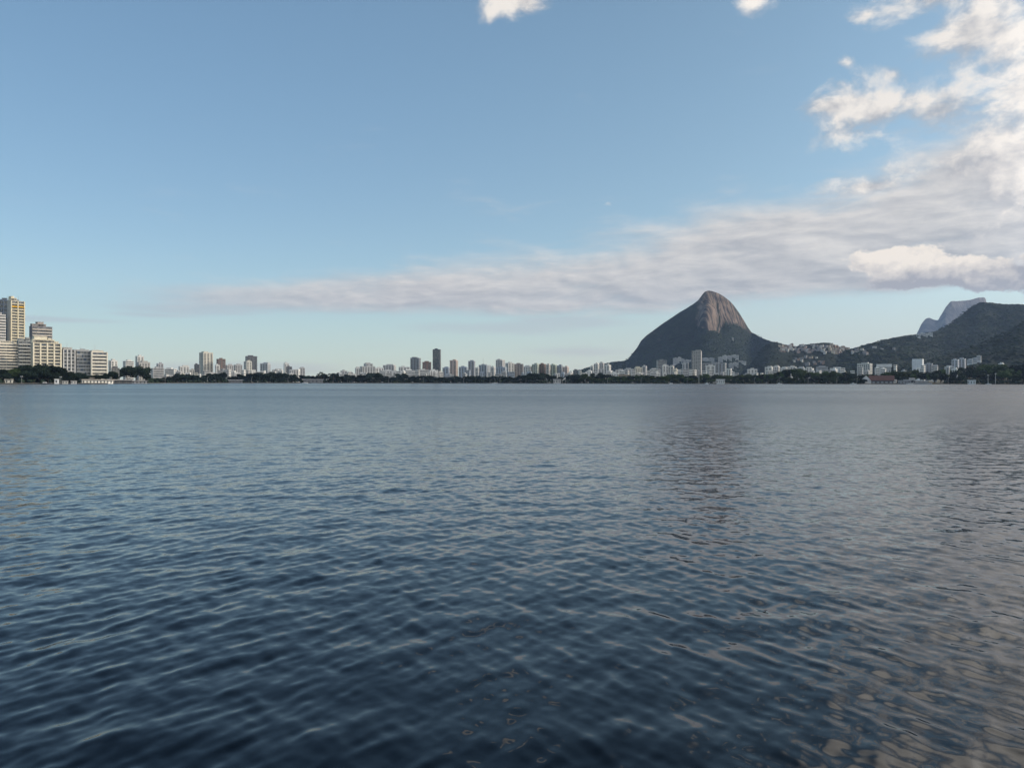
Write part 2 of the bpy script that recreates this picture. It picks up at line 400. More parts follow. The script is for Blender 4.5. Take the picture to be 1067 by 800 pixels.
# ------------------------------------------------------------------ mountains and hills
ICO_V = []; 
def _ico():
    t = (1 + 5 ** 0.5) / 2
    v = np.array([(-1, t, 0), (1, t, 0), (-1, -t, 0), (1, -t, 0), (0, -1, t), (0, 1, t), (0, -1, -t), (0, 1, -t), (t, 0, -1), (t, 0, 1), (-t, 0, -1), (-t, 0, 1)], float)
    v /= np.linalg.norm(v, axis=1)[:, None]
    f = np.array([(0, 11, 5), (0, 5, 1), (0, 1, 7), (0, 7, 10), (0, 10, 11), (1, 5, 9), (5, 11, 4), (11, 10, 2), (10, 7, 6), (7, 1, 8), (3, 9, 4), (3, 4, 2), (3, 2, 6), (3, 6, 8), (3, 8, 9), (4, 9, 5), (2, 4, 11), (6, 2, 10), (8, 6, 7), (9, 8, 1)])
    return v, f
def ico2():
    v, f = _ico(); V = [tuple(p) for p in v]; mid = {}
    def mp(a, b):
        k = (min(a, b), max(a, b))
        if k not in mid:
            m = (np.array(V[a]) + np.array(V[b])) / 2; m /= np.linalg.norm(m); mid[k] = len(V); V.append(tuple(m))
        return mid[k]
    out = []
    for a, b, c_ in f:
        ab, bc, ca = mp(a, b), mp(b, c_), mp(c_, a); out += [(a, ab, ca), (b, bc, ab), (c_, ca, bc), (ab, bc, ca)]
    return np.array(V), np.array(out)
ICO1 = _ico(); ICO2 = ico2()
def blobs(C, Rr, base=ICO1, seed=0, jit=0.22, flat=0.8):
    g = np.random.default_rng(seed); bv, bf = base; n = len(C); k = len(bv)
    a = g.random(n) * 2 * pi; ca, sa = np.cos(a)[:, None], np.sin(a)[:, None]
    x = bv[None, :, 0] * ca - bv[None, :, 1] * sa; y = bv[None, :, 0] * sa + bv[None, :, 1] * ca; z = np.repeat(bv[None, :, 2], n, 0) * flat
    P = np.stack([x, y, z], -1) * (1 + jit * g.normal(size=(n, k, 1))) * Rr[:, None, None] + C[:, None, :]
    Fq = (bf[None, :, :] + (np.arange(n) * k)[:, None, None]).reshape(-1, 3)
    return P.reshape(-1, 3), Fq

class Sheet:
    """A hillside: the ridge has the outline SIL (photo directions) at depth DR(px); its front falls toward the lake along rows (distance, height share)."""
    def __init__(self, name, label, sil, dr, rows, zb, cols, widen=None, rough=(14, 8, 5), seed=0, smooth=True, shape=None):
        sx = np.array([p[0] for p in sil], float); sy = np.array([p[1] for p in sil], float)
        self.px = px = np.linspace(sx[0], sx[-1], cols)
        py = np.interp(px, sx, sy)
        ker = np.exp(-np.linspace(-2, 2, 5) ** 2); ker /= ker.sum()
        py = np.convolve(np.pad(py, 2, mode='edge'), ker, 'valid')
        Dr0 = np.interp(px, [p[0] for p in dr], [p[1] for p in dr])
        H = CAMZ + (horizon(px) - py) / F * Dr0
        H = np.maximum(H, zb + 1)
        wid = (np.interp(px, [p[0] for p in widen], [p[1] for p in widen]) if widen else np.ones_like(px))
        t = np.array([r_[0] for r_ in rows], float); hs = np.array([r_[1] for r_ in rows], float)
        n = len(t); fine = np.concatenate([np.linspace(t[i], t[i + 1], max(2, int(abs(t[i + 1] - t[i]) / rough[2] / 3)), endpoint=False) for i in range(n - 1)] + [[t[-1]]])
        hf = np.interp(fine, t, hs)
        k2 = np.exp(-np.linspace(-1.5, 1.5, 7) ** 2); k2 /= k2.sum()
        hf2 = np.convolve(np.pad(hf, 3, mode='edge'), k2, 'valid'); hf2 = np.where(np.abs(fine) < 6, hf, hf2)
        T, PX = np.meshgrid(fine, px, indexing='ij')
        HF = hf2[:, None] * np.ones_like(PX)
        Hh = H[None, :]; D = Dr0[None, :] - T * wid[None, :]
        if shape is not None: D = D - shape(PX, HF)
        X = (PX - CX) / F * D
        damp = np.clip(np.abs(T) / 60.0, 0.0, 1.0)
        Z = zb + (Hh - zb) * HF
        nz = rough[0] * fbm(X / 150.0 + seed, D / 150.0, 4, seed) + rough[1] * fbm(X / 40.0, D / 40.0 + seed, 3, seed + 1)
        Z = Z + nz * damp * np.clip(HF * 3, 0, 1) - 8 * damp * np.clip(1 - HF, 0, 1) + rough[1] * 0.15 * vnoise(X / 9, D / 9, 2) * (damp < .5)
        self.T, self.PX, self.D, self.Z, self.X, self.HF = T, PX, D, Z, X, HF
        V = np.stack([X, D, Z], -1).reshape(-1, 3); nr, nc = X.shape
        i = np.arange(nr - 1)[:, None] * nc + np.arange(nc - 1)[None, :]
        q = np.stack([i, i + 1, i + nc + 1, i + nc], -1).reshape(-1, 4)[:, ::-1]
        self.me = mesh_np(name, V, q, smooth)
        self.o = link(name, self.me); tag(self.o, label, 'mountain' if name == 'mountain' else 'hill', kind='structure')
        self.PY = horizon(PX) - (Z - CAMZ) / D * F
    def attr(self, name, A):
        at_ = self.me.attributes.new(name, 'FLOAT', 'POINT'); at_.data.foreach_set('value', A.astype(np.float32).ravel())
    def locate(self, px, py):             # the point of the front slope seen in that direction
        c_ = int(np.argmin(np.abs(self.px - px))); f = self.T[:, c_] >= 0
        p = self.PY[f, c_]; j = int(np.argmax(p >= py)) if (p >= py).any() else len(p) - 1
        return Vector((self.X[f, c_][j], self.D[f, c_][j], self.Z[f, c_][j]))
    def forest(self, label, mask, n, r0, r1, seed, mat=None, base=ICO1):
        g = np.random.default_rng(seed); w = (mask * (self.T > -25) * (self.D / self.D.max())).ravel(); w = w / w.sum()
        ix = g.choice(len(w), n, p=w)
        C = np.stack([self.X.ravel()[ix], self.D.ravel()[ix], self.Z.ravel()[ix]], -1) + g.normal(size=(n, 3)) * np.array([5, 5, 0.5]) - np.array([0, 0, 1.2])
        R_ = r0 + (r1 - r0) * g.random(n) ** 2
        V, f = blobs(C, R_, base, seed, .12, .34)
        o = link('forest', mesh_np('forest', V, f, True), None, mat or FOREST); tag(o, label, 'forest', kind='stuff')

def rock_mat(name, rock_lo, rock_hi, veg_lo, veg_hi):
    m, N, b = new_mat(name)
    p = N.n('ShaderNodeNewGeometry').outputs['Position']; x, y, z = N.sep(p)
    veg = N.n('ShaderNodeAttribute', attribute_name='veg').outputs['Fac']
    st = N.noise(N.xyz(N.m('MULTIPLY', N.m('ADD', x, N.m('MULTIPLY', y, 0.5)), 0.055), 0.0, N.m('MULTIPLY', z, 0.007)), 1.0, 5, 0.65)
    bl = N.noise(p, 0.02, 5, 0.6)
    rock = N.mix(N.step(N.m('ADD', N.m('MULTIPLY', st, 0.65), N.m('MULTIPLY', bl, 0.35)), 0.43, 0.58), rock_lo, rock_hi)
    vg = N.mix(N.step(N.noise(p, 0.03, 4, 0.65), 0.35, 0.65), veg_lo, veg_hi)
    k = N.step(N.m('ADD', veg, N.m('MULTIPLY', N.m('SUBTRACT', bl, 0.5), 1.0)), 0.38, 0.62)
    N.set(b.inputs['Base Color'], N.mix(k, rock, vg)); b.inputs['Roughness'].default_value = 0.9; b.inputs['Specular IOR Level'].default_value = 0.05
    bp = N.n('ShaderNodeBump'); bp.inputs['Strength'].default_value = 0.8; bp.inputs['Distance'].default_value = 6.0
    N.set(bp.inputs['Height'], N.m('ADD', st, N.noise(p, 0.06, 5, 0.6))); N.set(b.inputs['Normal'], bp.outputs[0])
    return m
GREEN = ((0.006, 0.010, 0.006), (0.014, 0.022, 0.011))
GRANITE = rock_mat('granite_and_scrub', (0.028, 0.024, 0.022), (0.205, 0.158, 0.127), *GREEN)

# Pedra-like flat-topped far mountain
far = Sheet('mountain', 'far flat topped rock mountain fading blue behind the right hand hills',
            [(930, 392), (940, 372), (953, 352), (956, 346), (960, 337.5), (964, 332.5), (968, 331), (972, 333), (977, 334), (980, 329), (985, 320.5), (989, 315.5), (990.5, 314), (1000, 313.8), (1010, 312.8), (1019, 310.3), (1026, 310), (1027, 312), (1028, 317), (1045, 322), (1080, 338), (1120, 380)],
            [(930, 8600), (985, 8250), (1120, 8500)], [(-900, 0.0), (-300, 0.7), (-60, .97), (0, 1), (60, .84), (140, .66), (500, .32), (1100, .0)], 2, 260, rough=(26, 16, 8), seed=3)
far.attr('veg', np.full_like(far.HF, 0.3)); far.me.materials.append(rock_mat('grey_gneiss', (0.13, 0.125, 0.13), (0.22, 0.205, 0.20), *GREEN))

# the twin-brother peak
peak_sil = [(596, 389), (605, 385.5), (618, 381.5), (630, 379), (640, 377), (650, 376.2), (654, 375), (658, 369.5), (664, 362), (668, 355), (673, 350), (680, 345), (690, 337.5), (700, 331), (708, 325.5), (715, 321.5), (722, 317), (727, 313.3),
            (731, 308), (734, 304.3), (737, 303), (741, 303.3), (748, 305.5), (754, 309), (760, 313.5), (765, 319), (770, 326), (775, 334), (779, 341), (783, 346.5), (788, 349), (794, 352.5), (800, 354.5), (808, 357.5), (816, 360), (826, 364), (840, 372), (860, 385), (875, 392)]
def buttress(PX, HF):                    # the rounded rock buttress under the summit, left of the streaked slab
    q = 1 - ((PX - 737.5) / 11.0) ** 2 - (np.maximum(0, HF - 0.70) / 0.17) ** 2
    k = np.clip((HF - 0.40) / 0.2, 0, 1)
    rib = 1 - ((PX - 762) / 9.0) ** 2 - (np.maximum(0, HF - 0.60) / 0.22) ** 2
    return k * (120 * np.sqrt(np.maximum(0, q)) + 30 * np.sqrt(np.maximum(0, rib)))
peak = Sheet('mountain', 'steep granite peak with a sunlit bare rock face above dark forest', peak_sil,
             [(596, 3700), (650, 4450), (690, 4420), (722, 4290), (730, 4275), (738, 4290), (746, 4330), (755, 4365), (765, 4410), (775, 4470), (783, 4520), (800, 4350), (875, 3500)],
             [(-700, 0), (-250, .7), (-50, .965), (0, 1), (30, .93), (70, .80), (110, .66), (140, .58), (300, .43), (600, .24), (900, .10), (1250, 0)], 2, 420, rough=(16, 10, 6),
             widen=[(596, .8), (650, .75), (700, .95), (740, 1), (800, .9), (875, .6)], seed=1, shape=buttress)
# bare rock reaches down to a line that sags and rises across the face
line = np.interp(peak.PX, [596, 655, 668, 690, 712, 726, 734, 742, 749, 752, 757, 766, 775, 783, 792, 800], [370, 372, 362, 352, 345, 341, 341, 344, 345, 340, 336, 338, 342, 347, 348, 340])
wobble = 5 * fbm(peak.PX / 6, peak.PY / 6, 3, 4)
veg = np.clip(0.5 + (peak.PY - line + wobble) / 3.5, 0, 1)
veg = np.maximum(veg, 0.66 * np.clip((737 + 6 * fbm(peak.PX / 5, peak.PY / 9, 3, 2) - peak.PX) / 14, 0, 1))  # left face scrub, raised also to put that side's shade into the colour
crease = np.clip(1.5 - np.abs(peak.PX - 748.6 - 1.2 * np.sin(peak.PY / 4)) / 1.1, 0, 1) * (peak.HF < .86)
veg = np.maximum(veg, .75 * np.clip(crease, 0, 1)); veg = np.maximum(veg, .42 * np.clip((peak.HF - .86) / .08, 0, 1) + .12 * np.clip((peak.PX - 770) / 8, 0, 1)); veg = np.where(peak.PX < 656, 1, veg); veg = np.where(peak.PX > 786, 1, veg)
peak.attr('veg', veg); peak.me.materials.append(GRANITE)
peak.forest('dense dark forest covering the lower slopes of the granite peak', (veg > .75) * 1.0, 26000, 4.5, 8.5, 21)

favela_hill = Sheet('hill', 'saddle between the granite peak and the right hills crowded with small houses',
                    [(770, 392), (785, 376), (795, 362), (802, 357.5), (808, 356.5), (815, 358.5), (822, 360), (830, 361), (836, 359.5), (845, 358.5), (855, 357.3), (863, 357), (868, 358.5), (874, 361), (880, 363.6), (884, 364.5), (890, 366), (900, 374), (925, 392)],
                    [(770, 3300), (860, 3250), (925, 3200)], [(-300, .3), (-60, .93), (0, 1), (60, .93), (200, .72), (420, .42), (800, 0.12), (1100, 0)], 2, 180, rough=(10, 7, 5), seed=2)
favela_hill.attr('veg', np.ones_like(favela_hill.T)); favela_hill.me.materials.append(GRANITE)
favela_hill.forest('patchy green trees between the small houses on the saddle', np.ones_like(favela_hill.T), 4200, 3.5, 6.5, 22)

hill_far = Sheet('hill', 'long forested hill rising to the right edge of the picture',
                 [(860, 390), (872, 372), (880, 366.5), (890, 363), (905, 358.5), (920, 354.5), (935, 351.5), (947, 349.5), (958, 348.5), (970, 346.5), (980, 343.5), (988, 339), (996, 333.5), (1003, 327.5), (1009, 322), (1015, 318.2), (1022, 315.6), (1030, 315.3), (1038, 316.2), (1048, 317.4), (1058, 317.2), (1070, 317.5), (1110, 320), (1180, 330), (1260, 344), (1360, 366), (1420, 388)],
                 [(860, 3000), (950, 3300), (1010, 3700), (1100, 3600), (1420, 2800)], [(-500, .3), (-80, .94), (0, 1), (90, .88), (300, .62), (700, .30), (1050, 0.05), (1300, 0)], 2, 420, rough=(26, 14, 6), seed=4)
hill_far.attr('veg', np.ones_like(hill_far.T)); hill_far.me.materials.append(rock_mat('grey_gneiss', (0.13, 0.125, 0.13), (0.22, 0.205, 0.20), *GREEN))
hill_far.forest('dense green forest over the long right hand hill', np.ones_like(hill_far.T), 36000, 4.5, 9, 23)

hill_near = Sheet('hill', 'nearer dark forested slope descending from the right edge',
                  [(905, 391), (925, 384), (945, 380), (965, 376.5), (985, 371), (1005, 364.5), (1020, 359), (1035, 352.5), (1050, 345.5), (1062, 338), (1070, 334), (1110, 327), (1180, 338), (1290, 365), (1400, 388)],
                  [(905, 2200), (1000, 2350), (1100, 2450), (1400, 2100)], [(-400, .3), (-60, .95), (0, 1), (70, .90), (240, .62), (500, .28), (760, 0.04), (900, 0)], 2, 300, rough=(18, 10, 6), seed=5)
hill_near.attr('veg', np.ones_like(hill_near.T)); hill_near.me.materials.append(GRANITE)
hill_near.forest('dense dark forest over the nearer right hand slope', np.ones_like(hill_near.T), 18000, 4, 8, 24)

# ------------------------------------------------------------------ buildings
PROTO_N = 0
PALE, CREAM, GREY, BLUEG, WARM, DARKG, BROWN, WHT = (0.66, 0.65, 0.62), (0.66, 0.61, 0.50), (0.48, 0.48, 0.48), (0.33, 0.38, 0.45), (0.50, 0.40, 0.35), (0.15, 0.155, 0.165), (0.20, 0.14, 0.12), WHITE
NAVY, GREENG, TAN = (0.035, 0.045, 0.07), (0.42, 0.46, 0.40), (0.60, 0.57, 0.49)
REFS = []                                 # (px centre, short description) for naming the trees in front
def building(px0, px1, ytop, D, yaw, style, col, nb, label, group, base=None, depth=None, ybot=None, fh=3.1, name='apartment_building', cat='building', roof=True, ref=None):
    pc = (px0 + px1) / 2; az = atan((pc - CX) / F); th = radians(yaw)
    if base is None: zb = float(ground(pc, D)) - 0.5
    else: zb = base
    top = at(pc, ytop, D).z
    if ybot is not None: zb = at(pc, ybot, D).z
    wv = (px1 - px0) / F * D * cos(az)
    dep = depth or min(max(wv * 0.7, 7), 22)
    dep = min(dep, wv * 0.75 / max(abs(sin(th)), 0.2))
    wid = max((wv - dep * abs(sin(th))) / cos(th), 2.0)
    c_ = at(pc, ytop, D)
    h = top - zb
    rt = empty(name, (c_.x, c_.y, zb), -az + th)
    tag(rt, label, cat, group)
    wm = wall_mat(col)
    x0, x1, y0, y1 = -wid / 2, wid / 2, -dep / 2, dep / 2
    rh = min(2.6, h * .14) if roof else 0
    hb = h - rh
    wall = MB().box(x0, x1, y0, y1, -6, hb)
    if style != 'plain':                  # parapet
        wall.box(x0 - .15, x1 + .15, y0 - .15, y1 + .15, hb + .003, hb + .55)
    wall.obj('wall', wm, rt)
    if roof:
        k = random.uniform(.3, .62); o_ = random.uniform(-.15, .15) * wid
        MB().box(o_ - wid * k / 2, o_ + wid * k / 2, y0 + dep * .2, y1 - dep * .2, hb + .3, h).obj('rooftop_block', wall_mat(tuple(q * .85 for q in col)), rt)
    gm = span_glass(col, fh, 0.46)
    if style == 'bays':
        bw = wid / nb
        for i in range(nb):
            a = x0 + bw * (i + .22); MB().box(a, a + bw * .56, y0 - .07, y0 + .3, 1.5, hb - 1.2).obj('window_column', gm, rt)
        ns = max(1, int(round(nb * dep / wid)))
        sx = 1 if th <= 0 else -1
        for i in range(ns):
            a = y0 + dep * (i + .22) / ns
            xs = (x1 - .3, x1 + .07) if sx > 0 else (x0 - .07, x0 + .3)
            MB().box(xs[0], xs[1], a, a + dep / ns * .5, 1.5, hb - 1.2).obj('window_column', gm, rt)
    elif style == 'bands':
        nf = max(2, int(round((hb - 1) / fh))); f_ = (hb - 1) / nf
        for i in range(nf):
            z = .8 + i * f_; MB().box(x0 + wid * .04, x1 - wid * .04, y0 - .07, y0 + .3, z + f_ * .35, z + f_ * .9).obj('window_band', GLASS, rt)
            xs = (x1 - .3, x1 + .07) if th <= 0 else (x0 - .07, x0 + .3)
            MB().box(xs[0], xs[1], y0 + dep * .15, y1 - dep * .15, z + f_ * .35, z + f_ * .9).obj('window_band', GLASS, rt)
    elif style == 'grid':
        nf = max(2, int(round((hb - 1) / fh))); f_ = (hb - 1) / nf
        for i in range(nf):
            z = .8 + i * f_
            for j in range(nb):
                bw = wid / nb; a = x0 + bw * (j + .15)
                MB().box(a, a + bw * .7, y0 - .07, y0 + .3, z + f_ * .3, z + f_ * .92).obj('window', GLASS, rt)
    elif style == 'curtain':
        for (a, b_) in ((x0 + .4, x1 - .4),):
            nbb = nb
            for i in range(nbb):
                w_ = (b_ - a) / nbb; MB().box(a + i * w_ + .25, a + (i + 1) * w_ - .25, y0 - .07, y0 + .3, 1, hb - .6).obj('window_column', span_glass((.07, .08, .1), fh, .22), rt)
        MB().box(x1 - .3, x1 + .07, y0 + 1, y1 - 1, 1, hb - .6).obj('window_column', span_glass((.07, .08, .1), fh, .22), rt)
    REFS.append((pc, ref or label))
    return rt

# the near row on the left shore: floor slabs, balcony parapets, piers and windows modelled one by one
G_LEFT = 'apartment blocks along the left shore'
def block(px0, px1, ytop, D, yaw, col, floors, bays, label, ybot=None, bal=True, piers=True, step=(), dark=None, dep=16, pw=.9, frac=.40, side_col=None, name='apartment_building', bal_col=None, yellow=None, ref=None, wf=.08, wh=.93):
    D = D + 75; yaw = yaw * 0.62; dep = min(dep, 10)
    pc = (px0 + px1) / 2; az = atan((pc - CX) / F); th = radians(yaw)
    zb = float(ground(pc, D)) - 0.5; top = at(pc, ytop, D).z
    if ybot is not None: zb = at(pc, ybot, D).z
    wv = (px1 - px0) / F * D * cos(az); dep = min(dep, wv * .5 / max(abs(sin(th)), .15))
    wid = (wv - dep * abs(sin(th))) / cos(th)
    c_ = at(pc, ytop, D); h = top - zb
    rt = empty(name, (c_.x, c_.y, zb), -az + th); tag(rt, label, 'building', G_LEFT)
    x0, x1, y0, y1 = -wid / 2, wid / 2, -dep / 2, dep / 2
    wm = wall_mat(col); bm = wall_mat(bal_col or col)
    w = MB().box(x0, x1, y0, y1, -6, h).box(x0 - .2, x1 + .2, y0 - .2, y1 + .2, h + .003, h + .9)
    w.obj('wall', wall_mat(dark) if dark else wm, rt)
    if side_col: MB().box(x1 + .003, x1 + .35, y0 - .9, y1, -3, h + .6).obj('end_wall', wall_mat(side_col), rt)
    for k, (fa, fb, hh) in enumerate(step):
        sc_ = MB().box(x0 + wid * fa, x0 + wid * fb, y0 + 2.2, y1 - .5, h + .5, h + hh); sc_.box(x0 + wid * fa - .3, x0 + wid * fb + .3, y0 + 1.9, y1 - .2, h + hh + .003, h + hh + .5)
        pk = sc_.obj('penthouse', wm, rt)
        MB().box(x0 + wid * (fa + .02), x0 + wid * (fb - .02), y0 + 2.1, y0 + 2.5, h + 1.6, h + min(hh - .4, 3.4)).obj('window', GLASS, pk)
    rr = random.Random(int(px0 * 10))
    for k in range(3):                    # tanks, lift rooms and aerials on the roof
        a = x0 + wid * rr.uniform(.05, .85); zt = h + .9; w_ = rr.uniform(1.2, 2.6)
        MB().box(a, a + w_, y1 - 4.5, y1 - 2.2, zt, zt + rr.uniform(1.2, 2.6)).obj('water_tank', wall_mat(rr.choice([(.35, .36, .38), (.55, .53, .5), (.22, .25, .30)])), rt)
    a = x0 + wid * rr.uniform(.2, .8); MB().tube([(a, 0, h + .5), (a, 0, h + rr.uniform(6, 9))], [.16, .08], 5).obj('antenna', wall_mat((.3, .3, .3)), rt)
    fhh = h / floors; bw = wid / bays
    for i in range(floors):
        z = i * fhh
        for j in range(bays):
            a = x0 + bw * j
            MB().box(a + bw * wf, a + bw * (1 - wf), y0 - .06, y0 + .3, z + fhh * frac, z + fhh * wh).obj('window', GLASS_BLUE if (i * 7 + j * 3) % 4 == 0 else GLASS, rt)
        if bal:
            mt = wall_mat(yellow) if yellow and i == floors - 2 else bm
            p = MB().box(x0 + .15, x1 - .15, y0 - 1.5, y0 - 1.32, z - .25, z + fhh * frac * .95).box(x0 + .15, x1 - .15, y0 - 1.317, y0 - .003, z - .25, z - .02)
            p.obj('balcony', mt, rt)
    if piers:
        for j in range(bays + 1):
            a = x0 + bw * j
            MB().box(a - pw * .4, a + pw * .4, y0 - 1.75, y0 - .064, -3, h + .3).obj('pier', wm, rt)
    REFS.append((pc, ref or label))
    return rt

block(-46, -18, 352, 800, 34, CREAM, 9, 4, 'cream apartment slab just outside the left end of the row', ref='cream slab past the left end')
block(-20, 18.5, 358.5, 770, 30, (0.76, 0.70, 0.58), 13, 3, 'long cream block with continuous white balcony bands at far left', piers=False, step=[(.5, .92, 3)], frac=.42, wf=.012, wh=.96, ref='cream block with white balcony bands')
block(-14, 5.8, 328.5, 880, 30, (0.62, 0.60, 0.57), 23, 2, 'pale banded high block left of the tall cream tower', piers=False, step=[(.2, .8, 3)], frac=.42, wf=.02, wh=.97, ref='pale banded high block')
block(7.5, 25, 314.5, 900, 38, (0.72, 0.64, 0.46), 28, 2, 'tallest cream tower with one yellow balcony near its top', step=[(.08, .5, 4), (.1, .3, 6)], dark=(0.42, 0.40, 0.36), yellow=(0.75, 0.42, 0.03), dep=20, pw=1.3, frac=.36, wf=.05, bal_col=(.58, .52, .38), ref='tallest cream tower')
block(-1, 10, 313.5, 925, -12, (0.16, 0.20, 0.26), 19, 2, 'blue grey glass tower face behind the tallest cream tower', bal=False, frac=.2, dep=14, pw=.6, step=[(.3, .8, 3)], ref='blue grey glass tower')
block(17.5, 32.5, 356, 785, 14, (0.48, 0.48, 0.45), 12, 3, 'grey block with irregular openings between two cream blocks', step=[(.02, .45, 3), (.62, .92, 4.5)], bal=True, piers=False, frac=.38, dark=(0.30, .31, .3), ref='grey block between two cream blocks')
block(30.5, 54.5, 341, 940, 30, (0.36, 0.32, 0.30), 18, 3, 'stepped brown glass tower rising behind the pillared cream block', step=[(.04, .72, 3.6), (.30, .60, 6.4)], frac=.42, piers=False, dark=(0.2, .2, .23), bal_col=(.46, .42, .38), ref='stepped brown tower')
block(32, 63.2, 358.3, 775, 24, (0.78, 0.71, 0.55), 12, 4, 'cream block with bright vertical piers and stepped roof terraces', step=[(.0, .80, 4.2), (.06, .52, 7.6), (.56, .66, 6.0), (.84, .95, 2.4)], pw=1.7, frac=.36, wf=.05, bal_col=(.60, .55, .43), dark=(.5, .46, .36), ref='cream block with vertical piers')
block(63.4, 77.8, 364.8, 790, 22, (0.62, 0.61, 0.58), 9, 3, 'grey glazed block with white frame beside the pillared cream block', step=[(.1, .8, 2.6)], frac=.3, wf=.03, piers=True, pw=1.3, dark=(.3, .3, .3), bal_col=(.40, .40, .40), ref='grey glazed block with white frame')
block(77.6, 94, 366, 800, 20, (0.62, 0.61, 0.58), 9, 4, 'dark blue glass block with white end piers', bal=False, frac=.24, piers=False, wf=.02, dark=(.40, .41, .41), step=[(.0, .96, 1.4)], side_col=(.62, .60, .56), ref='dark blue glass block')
block(93.5, 111.5, 367.5, 805, 18, (0.76, 0.71, 0.60), 9, 1, 'cream block with deep shadowed balconies and brown end wall', frac=.46, wf=.02, wh=.97, pw=1.5, side_col=(.30, .22, .16), step=[(.05, .75, 2.2)], ref='cream block with brown end wall')

